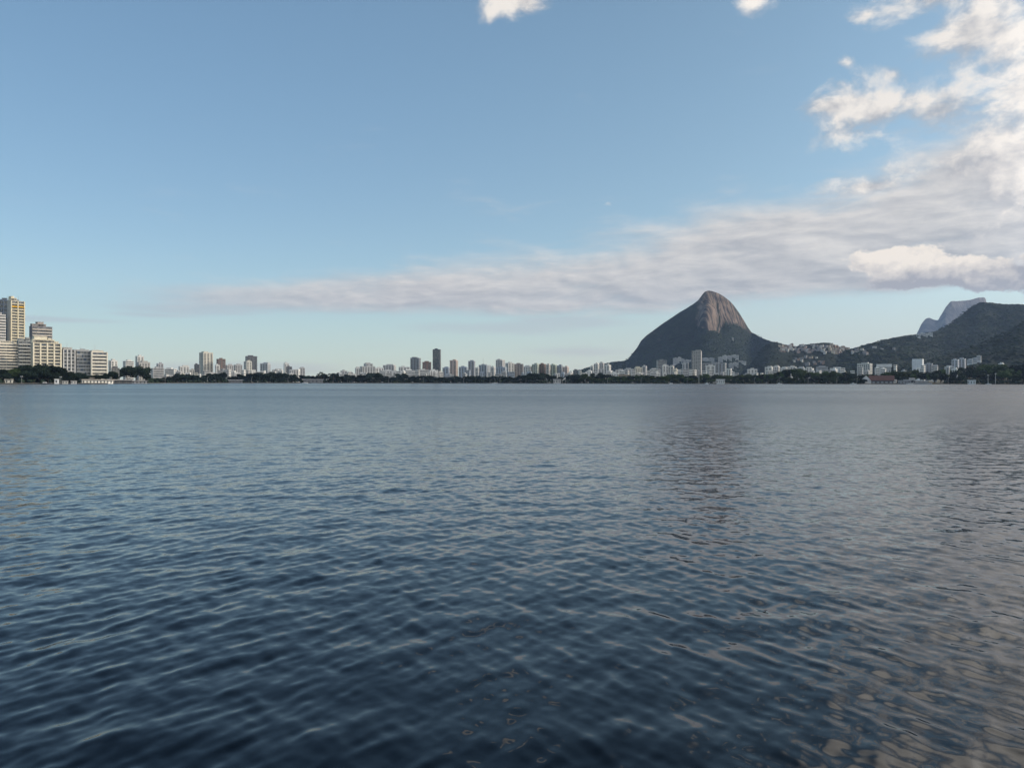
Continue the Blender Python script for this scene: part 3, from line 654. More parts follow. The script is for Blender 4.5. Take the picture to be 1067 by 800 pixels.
G1 = 'distant buildings on the left part of the far shore'
G2 = 'distant buildings in the middle of the far shore'
G3 = 'buildings at the foot of the granite peak'
G4 = 'buildings below the right hand hills'
T = [
 # px0, px1, ytop, D, yaw, style, col, nb, label
 (113, 122.5, 374, 1050, 25, 'bays', PALE, 2, 'pale slab just right of the brown end wall', G1),
 (116, 124.5, 381.5, 900, 10, 'bands', DARKG, 2, 'low dark block among the left shore trees', G1),
 (128, 139.5, 374.8, 1250, 22, 'bands', PALE, 3, 'pale glassy block with flat roof left of stepped pair', G1),
 (141, 150, 369.8, 1380, 20, 'bays', PALE, 2, 'pale tower rising over the stepped wide block', G1),
 (141.5, 156.5, 376, 1200, 18, 'bays', (0.44, .43, .41), 4, 'wide pale block with stepped roof in front of pale tower', G1),
 (157.5, 171, 382, 1130, 12, 'bands', GREY, 3, 'low grey block reaching down to the trees', G1),
 (163, 170.3, 377.5, 1450, 18, 'bays', (.4, .41, .43), 2, 'small grey tower behind the low grey block', G1),
 (171.5, 184.5, 383.2, 1400, -20, 'bands', PALE, 3, 'broad low pale building with sunlit end', G1),
 (186, 197.3, 380.5, 1500, 12, 'bays', PALE, 3, 'pale building under a dark humped roof', G1),
 (197.5, 203, 384, 1480, 10, 'bays', (.42, .41, .38), 2, 'narrow low cream building left of the beige tower', G1),
 (202.3, 208.5, 378.5, 1560, -10, 'bays', DARKG, 2, 'dark narrow block touching the beige tower', G1),
 (207.5, 222, 366.3, 1620, 26, 'bays', TAN, 3, 'tall plain beige tower standing alone', G1),
 (224, 229, 379, 1500, 15, 'bays', PALE, 1, 'thin pale block left of the brown tower', G1),
 (225.5, 235, 373, 1620, 18, 'bays', BROWN, 2, 'dark brown tower right of the beige tower', G1),
 (235, 243.5, 379.3, 1650, 15, 'bays', GREY, 3, 'grey flat roofed block, left of a matching pair', G1),
 (243.8, 252.5, 379, 1660, 15, 'bays', GREY, 3, 'grey flat roofed block, right of a matching pair', G1),
 (254, 262.5, 375.3, 1560, 30, 'bays', (.56, .55, .5), 2, 'pale rounded block in front of the dark grey tower', G1),
 (255.5, 268, 370.2, 1750, 10, 'bays', DARKG, 3, 'dark grey tower behind the pale rounded block', G1),
 (271, 282, 377.6, 1650, -25, 'bays', (.40, .43, .46), 3, 'grey gabled block with light right side', G1),
 (283.5, 295, 384.2, 1650, 10, 'bands', GREY, 3, 'low grey row right of the gabled block', G1),
 (295.5, 301.3, 377.3, 1750, 15, 'bays', WHT, 2, 'slim white tower beside a small dark block', G1),
 (298.3, 304.3, 381, 1680, 5, 'bays', DARKG, 2, 'small dark block in front of the slim white tower', G1),
 (304.5, 312.5, 385.3, 1700, 15, 'bands', PALE, 2, 'low pale houses right of the small dark block', G1),
 (312, 317.8, 382.3, 1760, 15, 'bays', GREY, 2, 'last small grey tower before the palm trees', G1),
 (349, 355.5, 388.2, 1560, 10, 'bands', PALE, 2, 'lowest pale building right of the palm trees', G2),
 (354.8, 362, 385.2, 1620, 12, 'bays', GREY, 2, 'small grey block left of the white hump', G2),
 (361.8, 368, 386.8, 1600, 12, 'bands', PALE, 2, 'small low pale block beside small grey block', G2),
 (370, 376, 382.2, 1650, 14, 'bays', PALE, 2, 'pale block at the left end of the white hump', G2),
 (375, 391, 380.6, 1660, 12, 'bays', (.58, .57, .55), 5, 'wide white block, left half of the hump', G2),
 (379, 388.5, 377.8, 1780, 16, 'bays', GREY, 2, 'grey crown block topping the wide white block', G2),
 (390.5, 400, 382.2, 1680, 10, 'bays', WHT, 3, 'white block between the two humps', G2),
 (399, 412.5, 379.5, 1720, -12, 'bays', GREY, 4, 'grey stepped block with dark top', G2),
 (396, 414, 385, 1580, 8, 'bays', (.60, .59, .57), 6, 'long low white slab under the grey stepped block', G2),
 (415.5, 427, 381.3, 1650, 10, 'bays', PALE, 3, 'pale round topped block left of the striped tower', G2),
 (427.5, 438.5, 372, 1700, -15, 'bays', (.20, .22, .25), 3, 'grey tower with two pale vertical stripes', G2),
 (440, 449.3, 376.2, 1720, 8, 'bays', BROWN, 2, 'dark red brown tower right of the striped tower', G2),
 (416.5, 433, 384.8, 1560, 6, 'bands', WHT, 5, 'long white slab, left half, below the striped tower', G2),
 (433.2, 446.5, 384.3, 1560, 10, 'bands', (.66, .65, .62), 4, 'long white slab, right half, below the brown tower', G2),
 (446.8, 456.5, 384.6, 1580, 12, 'bays', WHT, 3, 'white block at the foot of the navy tower', G2),
 (450.8, 459.4, 363.2, 1800, -12, 'curtain', NAVY, 3, 'tallest dark navy tower on the far shore', G2),
 (461, 468.6, 382, 1650, -14, 'bays', BLUEG, 2, 'bluish low block right of the navy tower', G2),
 (468.6, 477.2, 374.4, 1700, -18, 'bays', WARM, 2, 'pinkish brown tower standing between bluish blocks', G2),
 (478, 487.5, 381.2, 1650, -12, 'bays', BLUEG, 3, 'bluish block right of the pinkish brown tower', G2),
 (487.8, 495.2, 375.2, 1720, -14, 'bays', (.34, .36, .4), 2, 'slender grey tower with pale top', G2),
 (494.8, 499.2, 382, 1650, -10, 'bays', PALE, 1, 'thin pale block right of the slender grey tower', G2),
 (498.8, 511.5, 379.2, 1680, -30, 'bays', (.36, .40, .44), 3, 'two toned block with antenna on its roof', G2),
 (511, 516.5, 381.3, 1660, -25, 'bays', PALE, 1, 'pale thin block right of the antenna', G2),
 (516.5, 526.2, 374, 1750, -25, 'bays', GREY, 3, 'higher grey block with a small raised roof', G2),
 (516.8, 528, 381.5, 1600, -12, 'bays', BLUEG, 4, 'bluish row in front of the higher grey block', G2),
 (526.5, 535.8, 377.2, 1640, 28, 'bays', (.64, .62, .58), 2, 'white block with bright left face', G2),
 (535.5, 545.5, 378.2, 1660, -8, 'bays', (.24, .22, .22), 3, 'dark block with brown top right of bright white block', G2),
 (545.5, 554.5, 380.5, 1560, -20, 'bays', PALE, 3, 'whitish block left of the striped slab row', G2),
 (554.2, 561.8, 378.3, 1560, -22, 'bays', GREENG, 3, 'grey green slab, first of the striped row', G2),
 (561.6, 569.3, 378.2, 1570, -22, 'bays', BROWN, 2, 'brown slab, second of the striped row', G2),
 (568.8, 573.4, 378.8, 1550, -20, 'bays', (.58, .54, .5), 1, 'thin cream slab in the striped row', G2),
 (573, 580.5, 379, 1570, -22, 'bays', (.38, .44, .37), 2, 'greenish slab in the striped row', G2),
 (580.2, 586.6, 379.8, 1560, -22, 'bays', (.30, .33, .38), 2, 'blue grey slab in the striped row', G2),
 (586.2, 592.8, 381.2, 1550, -22, 'bays', (.54, .44, .40), 2, 'pinkish slab ending the striped row', G2),
 (592.6, 597, 386.3, 1500, -10, 'bays', WHT, 1, 'small white block after the pinkish slab', G3),
 (597, 604.5, 384.6, 1540, -20, 'bays', DARKG, 2, 'dark block with pale right edge below low ridge', G3),
 (604.8, 615.5, 387.3, 1500, 8, 'bands', PALE, 3, 'low pale houses below the low ridge', G3),
 (614.8, 619, 380.5, 1620, -15, 'bays', PALE, 1, 'thin pale tower, leftmost of four by the ridge', G3),
 (618.6, 624.4, 377.8, 1600, -20, 'bays', PALE, 2, 'pale tower, second of four by the ridge', G3),
 (624.2, 629.8, 377, 1640, -20, 'bays', GREY, 2, 'grey tower, third of four by the ridge', G3),
 (629.4, 636.6, 379.2, 1580, -22, 'bays', PALE, 2, 'pale block, rightmost of four by the ridge', G3),
 (636.2, 640.6, 386, 1500, 5, 'bands', WHT, 1, 'small white house right of four pale towers', G3),
 (641, 650.5, 384.4, 1560, 8, 'bays', GREY, 3, 'low greyish block under the steep mountain foot', G3),
 (650.2, 660.8, 383.3, 1600, 8, 'bays', (.42, .43, .44), 3, 'pale grey block with white roof below mountain foot', G3),
 (660.8, 669.2, 381.8, 1560, 14, 'bays', (.60, .56, .46), 3, 'cream block at the foot of the dark mountain face', G3),
 (668.8, 674.2, 380.4, 1620, -18, 'bays', GREY, 1, 'narrow grey block right of the cream block', G3),
 (677, 688, 383.6, 1560, 6, 'bands', PALE, 3, 'low white block with terraces left of grey cube', G3),
 (684, 694.8, 374.3, 1700, 10, 'bands', (.22, .23, .24), 3, 'square dark grey block against the mountain', G3),
 (690, 696.5, 379.4, 1580, 8, 'bays', PALE, 2, 'pale block in front of the square dark block', G3),
 (696, 702.6, 380.4, 1560, -15, 'bays', (.50, .49, .46), 2, 'pale stepped block right of its pale neighbour', G3),
 (701, 706, 383.6, 1480, -10, 'bays', CREAM, 1, 'thin cream block in front of the pale blocks', G3),
 (711, 714.4, 377.6, 1640, -10, 'bays', (.46, .47, .48), 1, 'left slim tower of a pair by grid tower', G3),
 (714.4, 717.6, 376.9, 1660, -10, 'bays', (.34, .36, .39), 1, 'right slim tower of a pair by grid tower', G3),
 (702.5, 711, 385, 1560, 8, 'bands', PALE, 3, 'low pale block left of the slim pair', G3),
 (720.8, 731.2, 364.6, 1650, -7, 'grid', (.34, .33, .32), 5, 'tall grey grid windowed tower before the mountain', G3),
 (732, 757, 377.3, 1680, -8, 'bays', (.30, .32, .34), 7, 'long grey slab right of the grid tower', G3),
 (734.8, 745, 379.8, 1560, 8, 'bays', (.58, .58, .56), 2, 'white block in front of the long grey slab', G3),
 (753, 765.2, 386.3, 1450, 5, 'bands', WHT, 3, 'low white terrace building below the long slab', G3),
 (778.3, 789, 383.4, 1520, 6, 'bays', (.60, .59, .57), 3, 'white block alone among trees right of the slab', G3),
 (797, 805.4, 381.4, 1520, -12, 'bays', PALE, 2, 'pale block, first of the white row below favela', G4),
 (805, 812.6, 380.6, 1540, -16, 'bays', (.60, .58, .56), 3, 'white block, second of the row below favela', G4),
 (812.4, 820.4, 382, 1520, -10, 'bays', PALE, 3, 'pale block, third of the row below favela', G4),
 (820.2, 830, 381, 1530, -8, 'bays', (.56, .55, .53), 3, 'white block, fourth of the row below favela', G4),
 (829.8, 838.5, 381.8, 1500, -10, 'bays', GREY, 3, 'grey block, fifth of the row below favela', G4),
 (838, 848, 382.6, 1480, -12, 'bays', PALE, 3, 'pale block ending the row below favela', G4),
 (850, 862.5, 381.2, 1500, 8, 'bands', (.34, .36, .38), 4, 'grey blue flat block behind the right shore trees', G4),
 (864.5, 880.5, 382.4, 1480, 6, 'bays', (.58, .58, .57), 4, 'wide white block left of the pale grey block', G4),
 (893, 909, 377.6, 1480, -14, 'bays', (.48, .49, .47), 6, 'large pale grey block above the red roofed hall', G4),
 (962.3, 971.8, 377.6, 1500, -8, 'bays', (.28, .30, .33), 3, 'grey block right of the white two striped tower', G4),
 (970, 977.5, 380.2, 1480, -8, 'bands', (.42, .43, .45), 2, 'low grey block stepping down from the grey block', G4),
 (984, 994.5, 380.8, 1420, 12, 'bands', (.60, .61, .62), 3, 'low white stepped house left of the twin towers', G4),
]
for (a, b_, yt, D, yaw, st, col, nb, lab, grp) in T:
    o = building(a, b_, yt, D, yaw, st, col, nb, lab, grp)
    if 'antenna on' in lab:
        MB().tube([(-4, 0, 40), (-4, 0, 54)], [.35, .18], 5).obj('antenna', wall_mat(GREY), o)
# low houses and small blocks scattered among the trees in front of the skyline
FILL = []
for (a, b_, n, y0, y1, cols) in [(156, 226, 17, 385.5, 391, (PALE, WHT, CREAM, GREY)), (226, 312, 20, 384.5, 390, (PALE, WHT, GREY)), (349, 372, 5, 387.5, 390, (WHT, PALE)), (374, 460, 18, 385.5, 390.5, (WHT, WHT, PALE)),
                                (460, 600, 16, 385.5, 390, (PALE, BLUEG, GREY)), (600, 700, 18, 384.5, 389.5, (PALE, WHT, GREY)), (700, 800, 14, 384, 389.5, (WHT, PALE, GREY)), (800, 905, 16, 382.5, 387.5, (WHT, PALE, GREY)), (908, 1000, 9, 380.5, 385, (WHT, GREY))]:
    for i in range(n):
        pc = a + (b_ - a) * (i + random.uniform(.1, .9)) / n; w_ = random.uniform(3.2, 7.5); yt = random.uniform(y0, y1); D = float(shore(pc)) + random.uniform(75, 150)
        c_ = random.choice(cols); nm = {id(PALE): 'pale', id(WHT): 'white', id(CREAM): 'cream', id(GREY): 'grey', id(BLUEG): 'bluish'}[id(c_)]
        k = min(REFS, key=lambda q: abs(q[0] - pc))[1]
        rt = building(pc - w_ / 2, pc + w_ / 2, yt, D, random.uniform(-28, 28), random.choice(['bands', 'bays', 'bands']), c_, max(1, int(w_ / 2.2)), 'x', 'low houses among the far shore trees', name='house', cat='house', roof=random.random() < .4, ref='')
        FILL.append((nm, ' '.join(k.split()[:7]), pc, rt))
_fu = {}
for nm, k, pc, rt in FILL: _fu.setdefault((nm, k), []).append((pc, rt))
for (nm, k), it in _fu.items():
    it.sort(key=lambda q: q[0])
    for i, (pc, rt) in enumerate(it):
        pre = '' if len(it) == 1 else ('leftmost ' if i == 0 else 'rightmost ' if i == len(it) - 1 else 'middle ')
        w_ = f'{pre}small low {nm} house among trees below {k}'.split()
        while w_[-1] in ('the', 'of', 'and', 'with', 'a', 'in', 'by', 'its', 'from', 'before', 'beside'): w_ = w_[:-1]
        rt['label'] = ' '.join(w_)
# white towers on the right
w1 = building(950.3, 962.5, 374, 1450, -10, 'plain', (.62, .64, .66), 2, 'white tower with two dark vertical window strips', G4, roof=False)
for k in (-1, 1):
    MB().box(k * 4.2 - 1.7, k * 4.2 + 1.7, -9.2, -4, 2, 23).obj('window_column', GLASS, w1)
building(991.5, 999.3, 373.6, 1560, -14, 'bays', (.46, .48, .52), 2, 'left twin tower on the wooded right slope', G4)
building(998.8, 1006.5, 372.7, 1580, -14, 'bays', (.42, .44, .48), 2, 'right twin tower on the wooded right slope', G4)
for k, (a, b_, yt, lab) in enumerate([(1007.5, 1013.6, 373.8, 'white terrace block, lowest of three climbing the slope'), (1013.2, 1018.4, 372.4, 'white terrace block, middle of three climbing the slope'), (1017.6, 1022.5, 370.2, 'white terrace block, top of three climbing the slope')]):
    building(a, b_, yt, 2050, -10, 'bands', (.58, .59, .60), 2, lab, G4, ybot=yt + 5.5)
t_ = building(1040.3, 1046.4, 377.5, 1330, -16, 'bays', (.70, .70, .68), 2, 'small white tower poking out of the right trees', G4)

# buildings standing on the hillsides
def on_slope(sheet, px0, px1, ytop, hpx, col, nb, label, group, style='bays', yaw=0, name='apartment_building', cat='building'):
    p = sheet.locate((px0 + px1) / 2, ytop + hpx)
    return building(px0, px1, ytop, p.y - 8, yaw, style, col, nb, label, group, base=p.z - 3, name=name, cat=cat, ref='')
G5 = 'white buildings stepping up the foot of the peak'
for (a, b_, yt, hp, col, lab) in [
    (701.2, 706.4, 372.6, 5, (.5, .49, .48), 'pale block above the slim pair, left of three'), (706.2, 709.8, 371.8, 5, (.62, .61, .58), 'whitest block above the slim pair, middle of three'), (709.6, 713, 373.4, 4, (.46, .46, .46), 'grey block above the slim pair, right of three'),
    (712.6, 720, 374.6, 3, (.5, .5, .5), 'low terrace left of the grid tower top'),
    (731.8, 737.6, 372.4, 3.4, (.46, .47, .48), 'pale terrace right of the grid tower top'), (737.6, 744.2, 372.6, 4, (.40, .41, .42), 'grey terrace above the long grey slab'),
    (748.2, 753.2, 371.6, 4.4, (.52, .52, .52), 'pale house, lowest of the upper white row'), (752.8, 757.4, 370, 4.6, (.66, .65, .62), 'bright white house in the upper white row'),
    (757.4, 762.4, 370.4, 3.6, (.52, .52, .51), 'pale house near the right of the upper white row'), (762.2, 769.6, 369.6, 3, (.60, .60, .58), 'long white house, right end of the upper white row'),
    (759.2, 764.2, 378, 4.6, (.52, .52, .51), 'pale house, left end of the lower white row'), (763.6, 769.4, 377.2, 4.2, (.60, .59, .57), 'white house in the middle of the lower white row'), (768.6, 777.4, 376, 2.6, (.66, .65, .63), 'long white roofed house, right end of the lower row'),
    (788, 793.4, 377.4, 3, (.36, .37, .38), 'grey house half hidden in forest above the white row'),
    (762.5, 764.5, 351.5, 2.2, (.6, .58, .54), 'tiny pale building on the path under the cliff')]:
    on_slope(peak, a, b_, yt, hp, col, max(1, int((b_ - a) / 2.4)), lab, G5, 'bands')
# ridge-top houses by the far flat-topped mountain
for (a, b_, yt, lab) in [(954.6, 959, 348, 'white ridge house, leftmost below the far flat mountain'), (959, 963.4, 346.7, 'white ridge house, second below the far flat mountain'), (963.6, 967, 347.2, 'pale ridge house, third below the far flat mountain'), (967, 971.8, 346.4, 'white ridge house, rightmost below the far flat mountain')]:
    on_slope(hill_far, a, b_, yt, 2.6, (.62, .61, .6), 2, lab, 'houses on the ridge below the far flat mountain', 'bands', 0, 'house', 'house')
# small houses of the hillside settlement
def hut_mesh(k, w, dp, h):
    mb = MB().box(-w / 2, w / 2, -dp / 2, dp / 2, -5, h)
    if k == 1: mb.box(-w / 2 - .3, w / 2 + .3, -dp / 2 - .5, dp / 2 + .3, h + .003, h + .35)
    if k == 2: mb.box(-w * .1, w / 2, -dp * .1, dp / 2, h + .003, h + 2.8)
    return mb
HUES = [('white', (.50, .48, .44)), ('brick orange', (.27, .18, .13)), ('ochre', (.36, .29, .21)), ('grey', (.22, .21, .205)), ('pink', (.36, .28, .24)), ('cream', (.46, .40, .31))]
clusters = [(favela_hill, 863, 885, 358.5, 368.5, 46, 'on the sunlit top right of the saddle', (0, 1, 2, 5, 5, 4)),
            (favela_hill, 811, 826, 359.5, 366.5, 24, 'on the sunlit top left of the saddle', (0, 4, 1, 5)),
            (favela_hill, 827, 862, 360, 368, 44, 'along the middle of the saddle', (0, 3, 3, 4)),
            (favela_hill, 826, 858, 372, 380, 16, 'on the low slope below the saddle', (0, 3, 1, 2)),
            (hill_far, 886, 905, 363.5, 370, 16, 'at the left foot of the long forested hill', (0, 3, 3, 4)),
            (hill_far, 906, 935, 359, 366, 5, 'scattered high on the long forested hill', (0, 3))]
protos = {}
for (sh, a, b_, y0, y1, n, where, hs) in clusters:
    for i in range(n):
        u = random.random(); px = a + (b_ - a) * ((i + random.random()) / n); py = y0 + (y1 - y0) * u
        p = sh.locate(px, py); hn, hc = HUES[random.choice(hs)]; k = random.randrange(3)
        key = (hn, k)
        if key not in protos:
            me_o = hut_mesh(k, 8.5, 8, 6.5).obj('house', wall_mat(hc)); rt = me_o; protos[key] = me_o
            MB().box(-2.6, -.9, -4.06, -3.8, 3.4, 5).obj('window', GLASS, rt); MB().box(1, 2.8, -4.06, -3.8, 3.4, 5).obj('window', GLASS, rt)
            o = rt
        else:
            o = protos[key].copy(); COL.objects.link(o)
            for ch in protos[key].children:
                c2 = ch.copy(); COL.objects.link(c2); c2.parent = o
        sc_ = random.uniform(.75, 1.35)
        o.location = (p.x, p.y - 3, p.z + .5); o.rotation_euler = (0, 0, -atan((px - CX) / F) + random.uniform(-.5, .5)); o.scale = (sc_ * random.uniform(.8, 1.3), sc_, sc_ * random.uniform(.8, 1.2))
        tag(o, f'tiny {hn} house {where}', 'house', f'{hn} hillside houses {where}')

# ------------------------------------------------------------------ low buildings, boats and poles at the water's edge
def pavilion(px0, px1, ytop, D, label, wallc, roofc, ncol=6, dep=8, over_=1.2, name='pavilion', cat='pavilion', gable=False, zb=None, yaw=0, group=None):
    pc = (px0 + px1) / 2; az = atan((pc - CX) / F); c_ = at(pc, ytop, D)
    zb = float(ground(pc, D)) - .2 if zb is None else zb
    w = (px1 - px0) / F * D; h = c_.z - zb
    rt = empty(name, (c_.x, D, zb), -az + radians(yaw)); tag(rt, label, cat, group)
    rh = h * (.45 if gable else .16)
    MB().box(-w / 2 + over_, w / 2 - over_, -dep / 2 + over_, dep / 2, -1.5, h - rh).obj('wall', wall_mat(wallc), rt)
    if gable: MB().prism_x([(-dep / 2, h - rh), (dep / 2, h - rh), (0, h)], -w / 2, w / 2).obj('roof', wall_mat(roofc), rt)
    else: MB().box(-w / 2, w / 2, -dep / 2 - .4, dep / 2 + .4, h - rh + .003, h).obj('roof', wall_mat(roofc), rt)
    for i in range(ncol):
        x = -w / 2 + over_ + (w - 2 * over_) * (i + .2) / ncol; ww = (w - 2 * over_) / ncol * .34
        MB().box(x, x + ww, -dep / 2 + over_ - .06, -dep / 2 + over_ + .2, (h - rh) * .12, (h - rh) * .8).obj('window', GLASS, rt)
    return rt
pavilion(85, 118, 395.2, 806, 'long white club pavilion at the foot of the left trees', (.84, .80, .72), (.50, .46, .42), 9, zb=.3, yaw=22, dep=5)
pavilion(83, 101, 393.2, 822, 'dark roofed shed behind the long white club pavilion', (.3, .3, .3), (.40, .34, .28), 4, zb=.6)
pavilion(119, 138, 395.4, 850, 'white roofed boat shed right of the long club pavilion', (.16, .15, .14), (.74, .70, .66), 5, zb=.2)
pavilion(137, 153.5, 396.4, 880, 'low jetty house at the end of the boat sheds', (.5, .48, .46), (.55, .52, .50), 4, zb=.2)
pavilion(5.5, 13.5, 394.6, 736, 'small cream kiosk on the bare left foreshore', (.68, .64, .56), (.36, .33, .28), 2, dep=5, over_=.5, name='kiosk', cat='kiosk')
pavilion(56.8, 61.6, 394.8, 752, 'small bright white kiosk under the big dark trees', (.86, .85, .84), (.80, .79, .77), 1, dep=4, over_=.3, name='kiosk', cat='kiosk')
pavilion(64.6, 71, 396.6, 764, 'low pale hut right of the bright white kiosk', (.6, .58, .52), (.5, .48, .44), 2, dep=4, over_=.4, name='hut', cat='hut', zb=.5)
pavilion(73.8, 80, 396.6, 775, 'low white hut left of the long club pavilion', (.7, .68, .64), (.6, .58, .54), 2, dep=4, over_=.4, name='hut', cat='hut', zb=.5)
pavilion(238, 253, 395.6, 1302, 'thin white roofed shelter below the grey pair', (.2, .2, .2), (.66, .66, .66), 4, zb=.6)
pavilion(316, 337, 395, 1396, 'long pale roofed shelter below the last trees before the palms', (.22, .22, .22), (.5, .5, .5), 5, zb=.8)
pavilion(388, 397, 391.6, 1470, 'pale roofed house among trees below the white hump', (.3, .3, .3), (.5, .5, .5), 3)
pavilion(399.5, 412.5, 391.8, 1475, 'wider pale roofed house among trees below grey stepped block', (.36, .36, .36), (.56, .55, .54), 4)
pavilion(576, 585, 395, 1352, 'low pale hall at the water below the greenish slab', (.5, .48, .46), (.5, .48, .47), 3, zb=.8)
pavilion(644, 657, 390.2, 1330, 'long tan roofed hall in the trees under the mountain foot', (.22, .2, .18), (.36, .29, .22), 4, dep=12)
pavilion(746, 755.5, 395, 1222, 'low white clubhouse at the waterline below the long slab', (.66, .66, .64), (.72, .71, .69), 4, zb=.6)
pavilion(914, 928.5, 379.4, 1400, 'sports hall with a pale curved roof above the trees', (.38, .38, .38), (.60, .60, .60), 5, dep=24, name='sports_hall', cat='hall')
# red roofed hall with a white gable end
hall = empty('boat_hall', (at(918, 398, 1150).x, 1165, .9), -atan((918 - CX) / F)); tag(hall, 'broad red brown roofed hall with a white gable end', 'hall')
S_ = 1160 / F
MB().prism([(-15 * S_, -1), (-15 * S_, 3.4 * S_), (-9.7 * S_, 8.2 * S_), (-4.8 * S_, 3.4 * S_), (-4.8 * S_, -1)], -9, 9).obj('wall', wall_mat((.62, .61, .60)), hall)
MB().prism_x([(-9.5, 3.2 * S_), (10, 3.2 * S_), (1.5, 8.4 * S_), (-.5, 8.4 * S_)], -7.2 * S_, 17 * S_).obj('roof', wall_mat((.115, .055, .045)), hall)
MB().box(-4.7 * S_, 16 * S_, -8, 8.5, -1, 3.2 * S_).obj('wall', wall_mat((.10, .09, .09)), hall)
for k in range(5):
    MB().box((-3.5 + k * 4) * S_, (-1.2 + k * 4) * S_, -8.08, -7.8, .6, 2.2 * S_).obj('door', wall_mat((.30, .30, .31)), hall)
# boat club with flat white roofs
club = empty('boat_club', (at(967, 398, 1110).x, 1136, .8), -atan((967 - CX) / F)); tag(club, 'white terraced boat club with open dark ground floor', 'boat club')
S_ = 1136 / F
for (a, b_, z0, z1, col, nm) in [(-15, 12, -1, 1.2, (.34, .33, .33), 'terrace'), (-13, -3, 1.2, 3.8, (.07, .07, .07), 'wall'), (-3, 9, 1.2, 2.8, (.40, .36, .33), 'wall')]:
    MB().box(a * S_, b_ * S_, -6, 8, z0 * S_ + .003, z1 * S_).obj(nm, wall_mat(col), club)
for (a, b_, z0, z1, y0, y1) in [(-14, -1.5, 3.85, 4.3, -8, 9), (-4, 14, 2.85, 3.3, -7.5, 8.5), (-9, -3, 5.2, 5.8, -2, 8)]:
    MB().box(a * S_, b_ * S_, y0, y1, z0 * S_, z1 * S_).obj('roof', wall_mat((.66, .65, .64)), club)
MB().box(-1 * S_, 1.4 * S_, -6.4, -5.9, 3.3 * S_, 5.2 * S_).obj('sign_board', wall_mat((.80, .80, .80)), club)
MB().box(-8.6 * S_, -3.4 * S_, -1, 6, 4.31 * S_, 5.19 * S_).obj('wall', wall_mat((.3, .3, .3)), club)
for k in range(6):
    MB().box((-12 + k * 3.6) * S_, (-11.7 + k * 3.6) * S_, -7, -6.6, 1.22 * S_, 2.84 * S_).obj('post', wall_mat((.5, .5, .5)), club)
pavilion(1008.5, 1016.5, 396, 1108, 'small white pavilion right of the terraced boat club', (.66, .66, .66), (.74, .74, .74), 3, dep=5, over_=.5, zb=.7)
pavilion(936, 949, 396.2, 1138, 'low grey landing stage left of the boat club', (.25, .25, .26), (.36, .36, .38), 4, dep=5, over_=.5, zb=.5, name='landing_stage', cat='landing stage')
# the white slanted sail-like canopy
cn = at(587.5, 394, 1356); cz = empty('canopy', (cn.x, 1356, 1.2)); tag(cz, 'bright white slanted canopy below the pinkish slab', 'canopy')
MB().add([(-3.2, 0, 4.6), (3.2, .5, 10.2), (2.6, 3, 6.0), (-2.6, 3, 3.9), (-3.2, 0.1, 4.75), (3.2, .6, 10.35), (2.6, 3.1, 6.15), (-2.6, 3.1, 4.05)], [(3, 2, 1, 0), (4, 5, 6, 7), (0, 1, 5, 4), (1, 2, 6, 5), (2, 3, 7, 6), (3, 0, 4, 7)]).obj('cloth', wall_mat((.85, .85, .85)), cz)
for x_, z_ in ((-2.9, 4.4), (2.9, 9)): MB().tube([(x_, .6, -1), (x_, .6, z_)], [.16, .12], 6).obj('post', wall_mat(GREY), cz)
def pole(px, ytop, D, label, name='flagpole', cat='pole', head=False, col=(.62, .62, .60), r=.28):
    c_ = at(px, ytop, D); zb = float(ground(px, D)) - .3
    rt = empty(name, (c_.x, D, zb)); tag(rt, label, cat)
    MB().tube([(0, 0, 0), (0, 0, c_.z - zb)], [r, r * .6], 7).obj('shaft', wall_mat(col), rt)
    if head: MB().box(-1.1, 1.1, -.5, .1, c_.z - zb - .1, c_.z - zb + .7).obj('lamp_head', wall_mat((.5, .5, .5)), rt)
    else: MB().add(*(lambda v, f: (v * .45 + np.array([0, 0, c_.z - zb]), f))(*ICO1)).obj('finial', wall_mat((.7, .7, .7)), rt)
pole(728.3, 385.5, 1232, 'tall pale flagpole on the shore below the grid tower')
pole(1029.5, 391, 1112, 'pale floodlight mast before the right trees, left of two', 'floodlight_mast', 'mast', True)
pole(1037.3, 389.5, 1110, 'pale floodlight mast before the right trees, right of two', 'floodlight_mast', 'mast', True)
pole(22.6, 392.5, 742, 'thin grey lamp post on the bare left foreshore', 'lamp_post', 'lamp post', True, (.4, .4, .4), .16)
pole(63.3, 393, 760, 'thin lamp post right of the bright white kiosk', 'lamp_post', 'lamp post', True, (.4, .4, .4), .16)
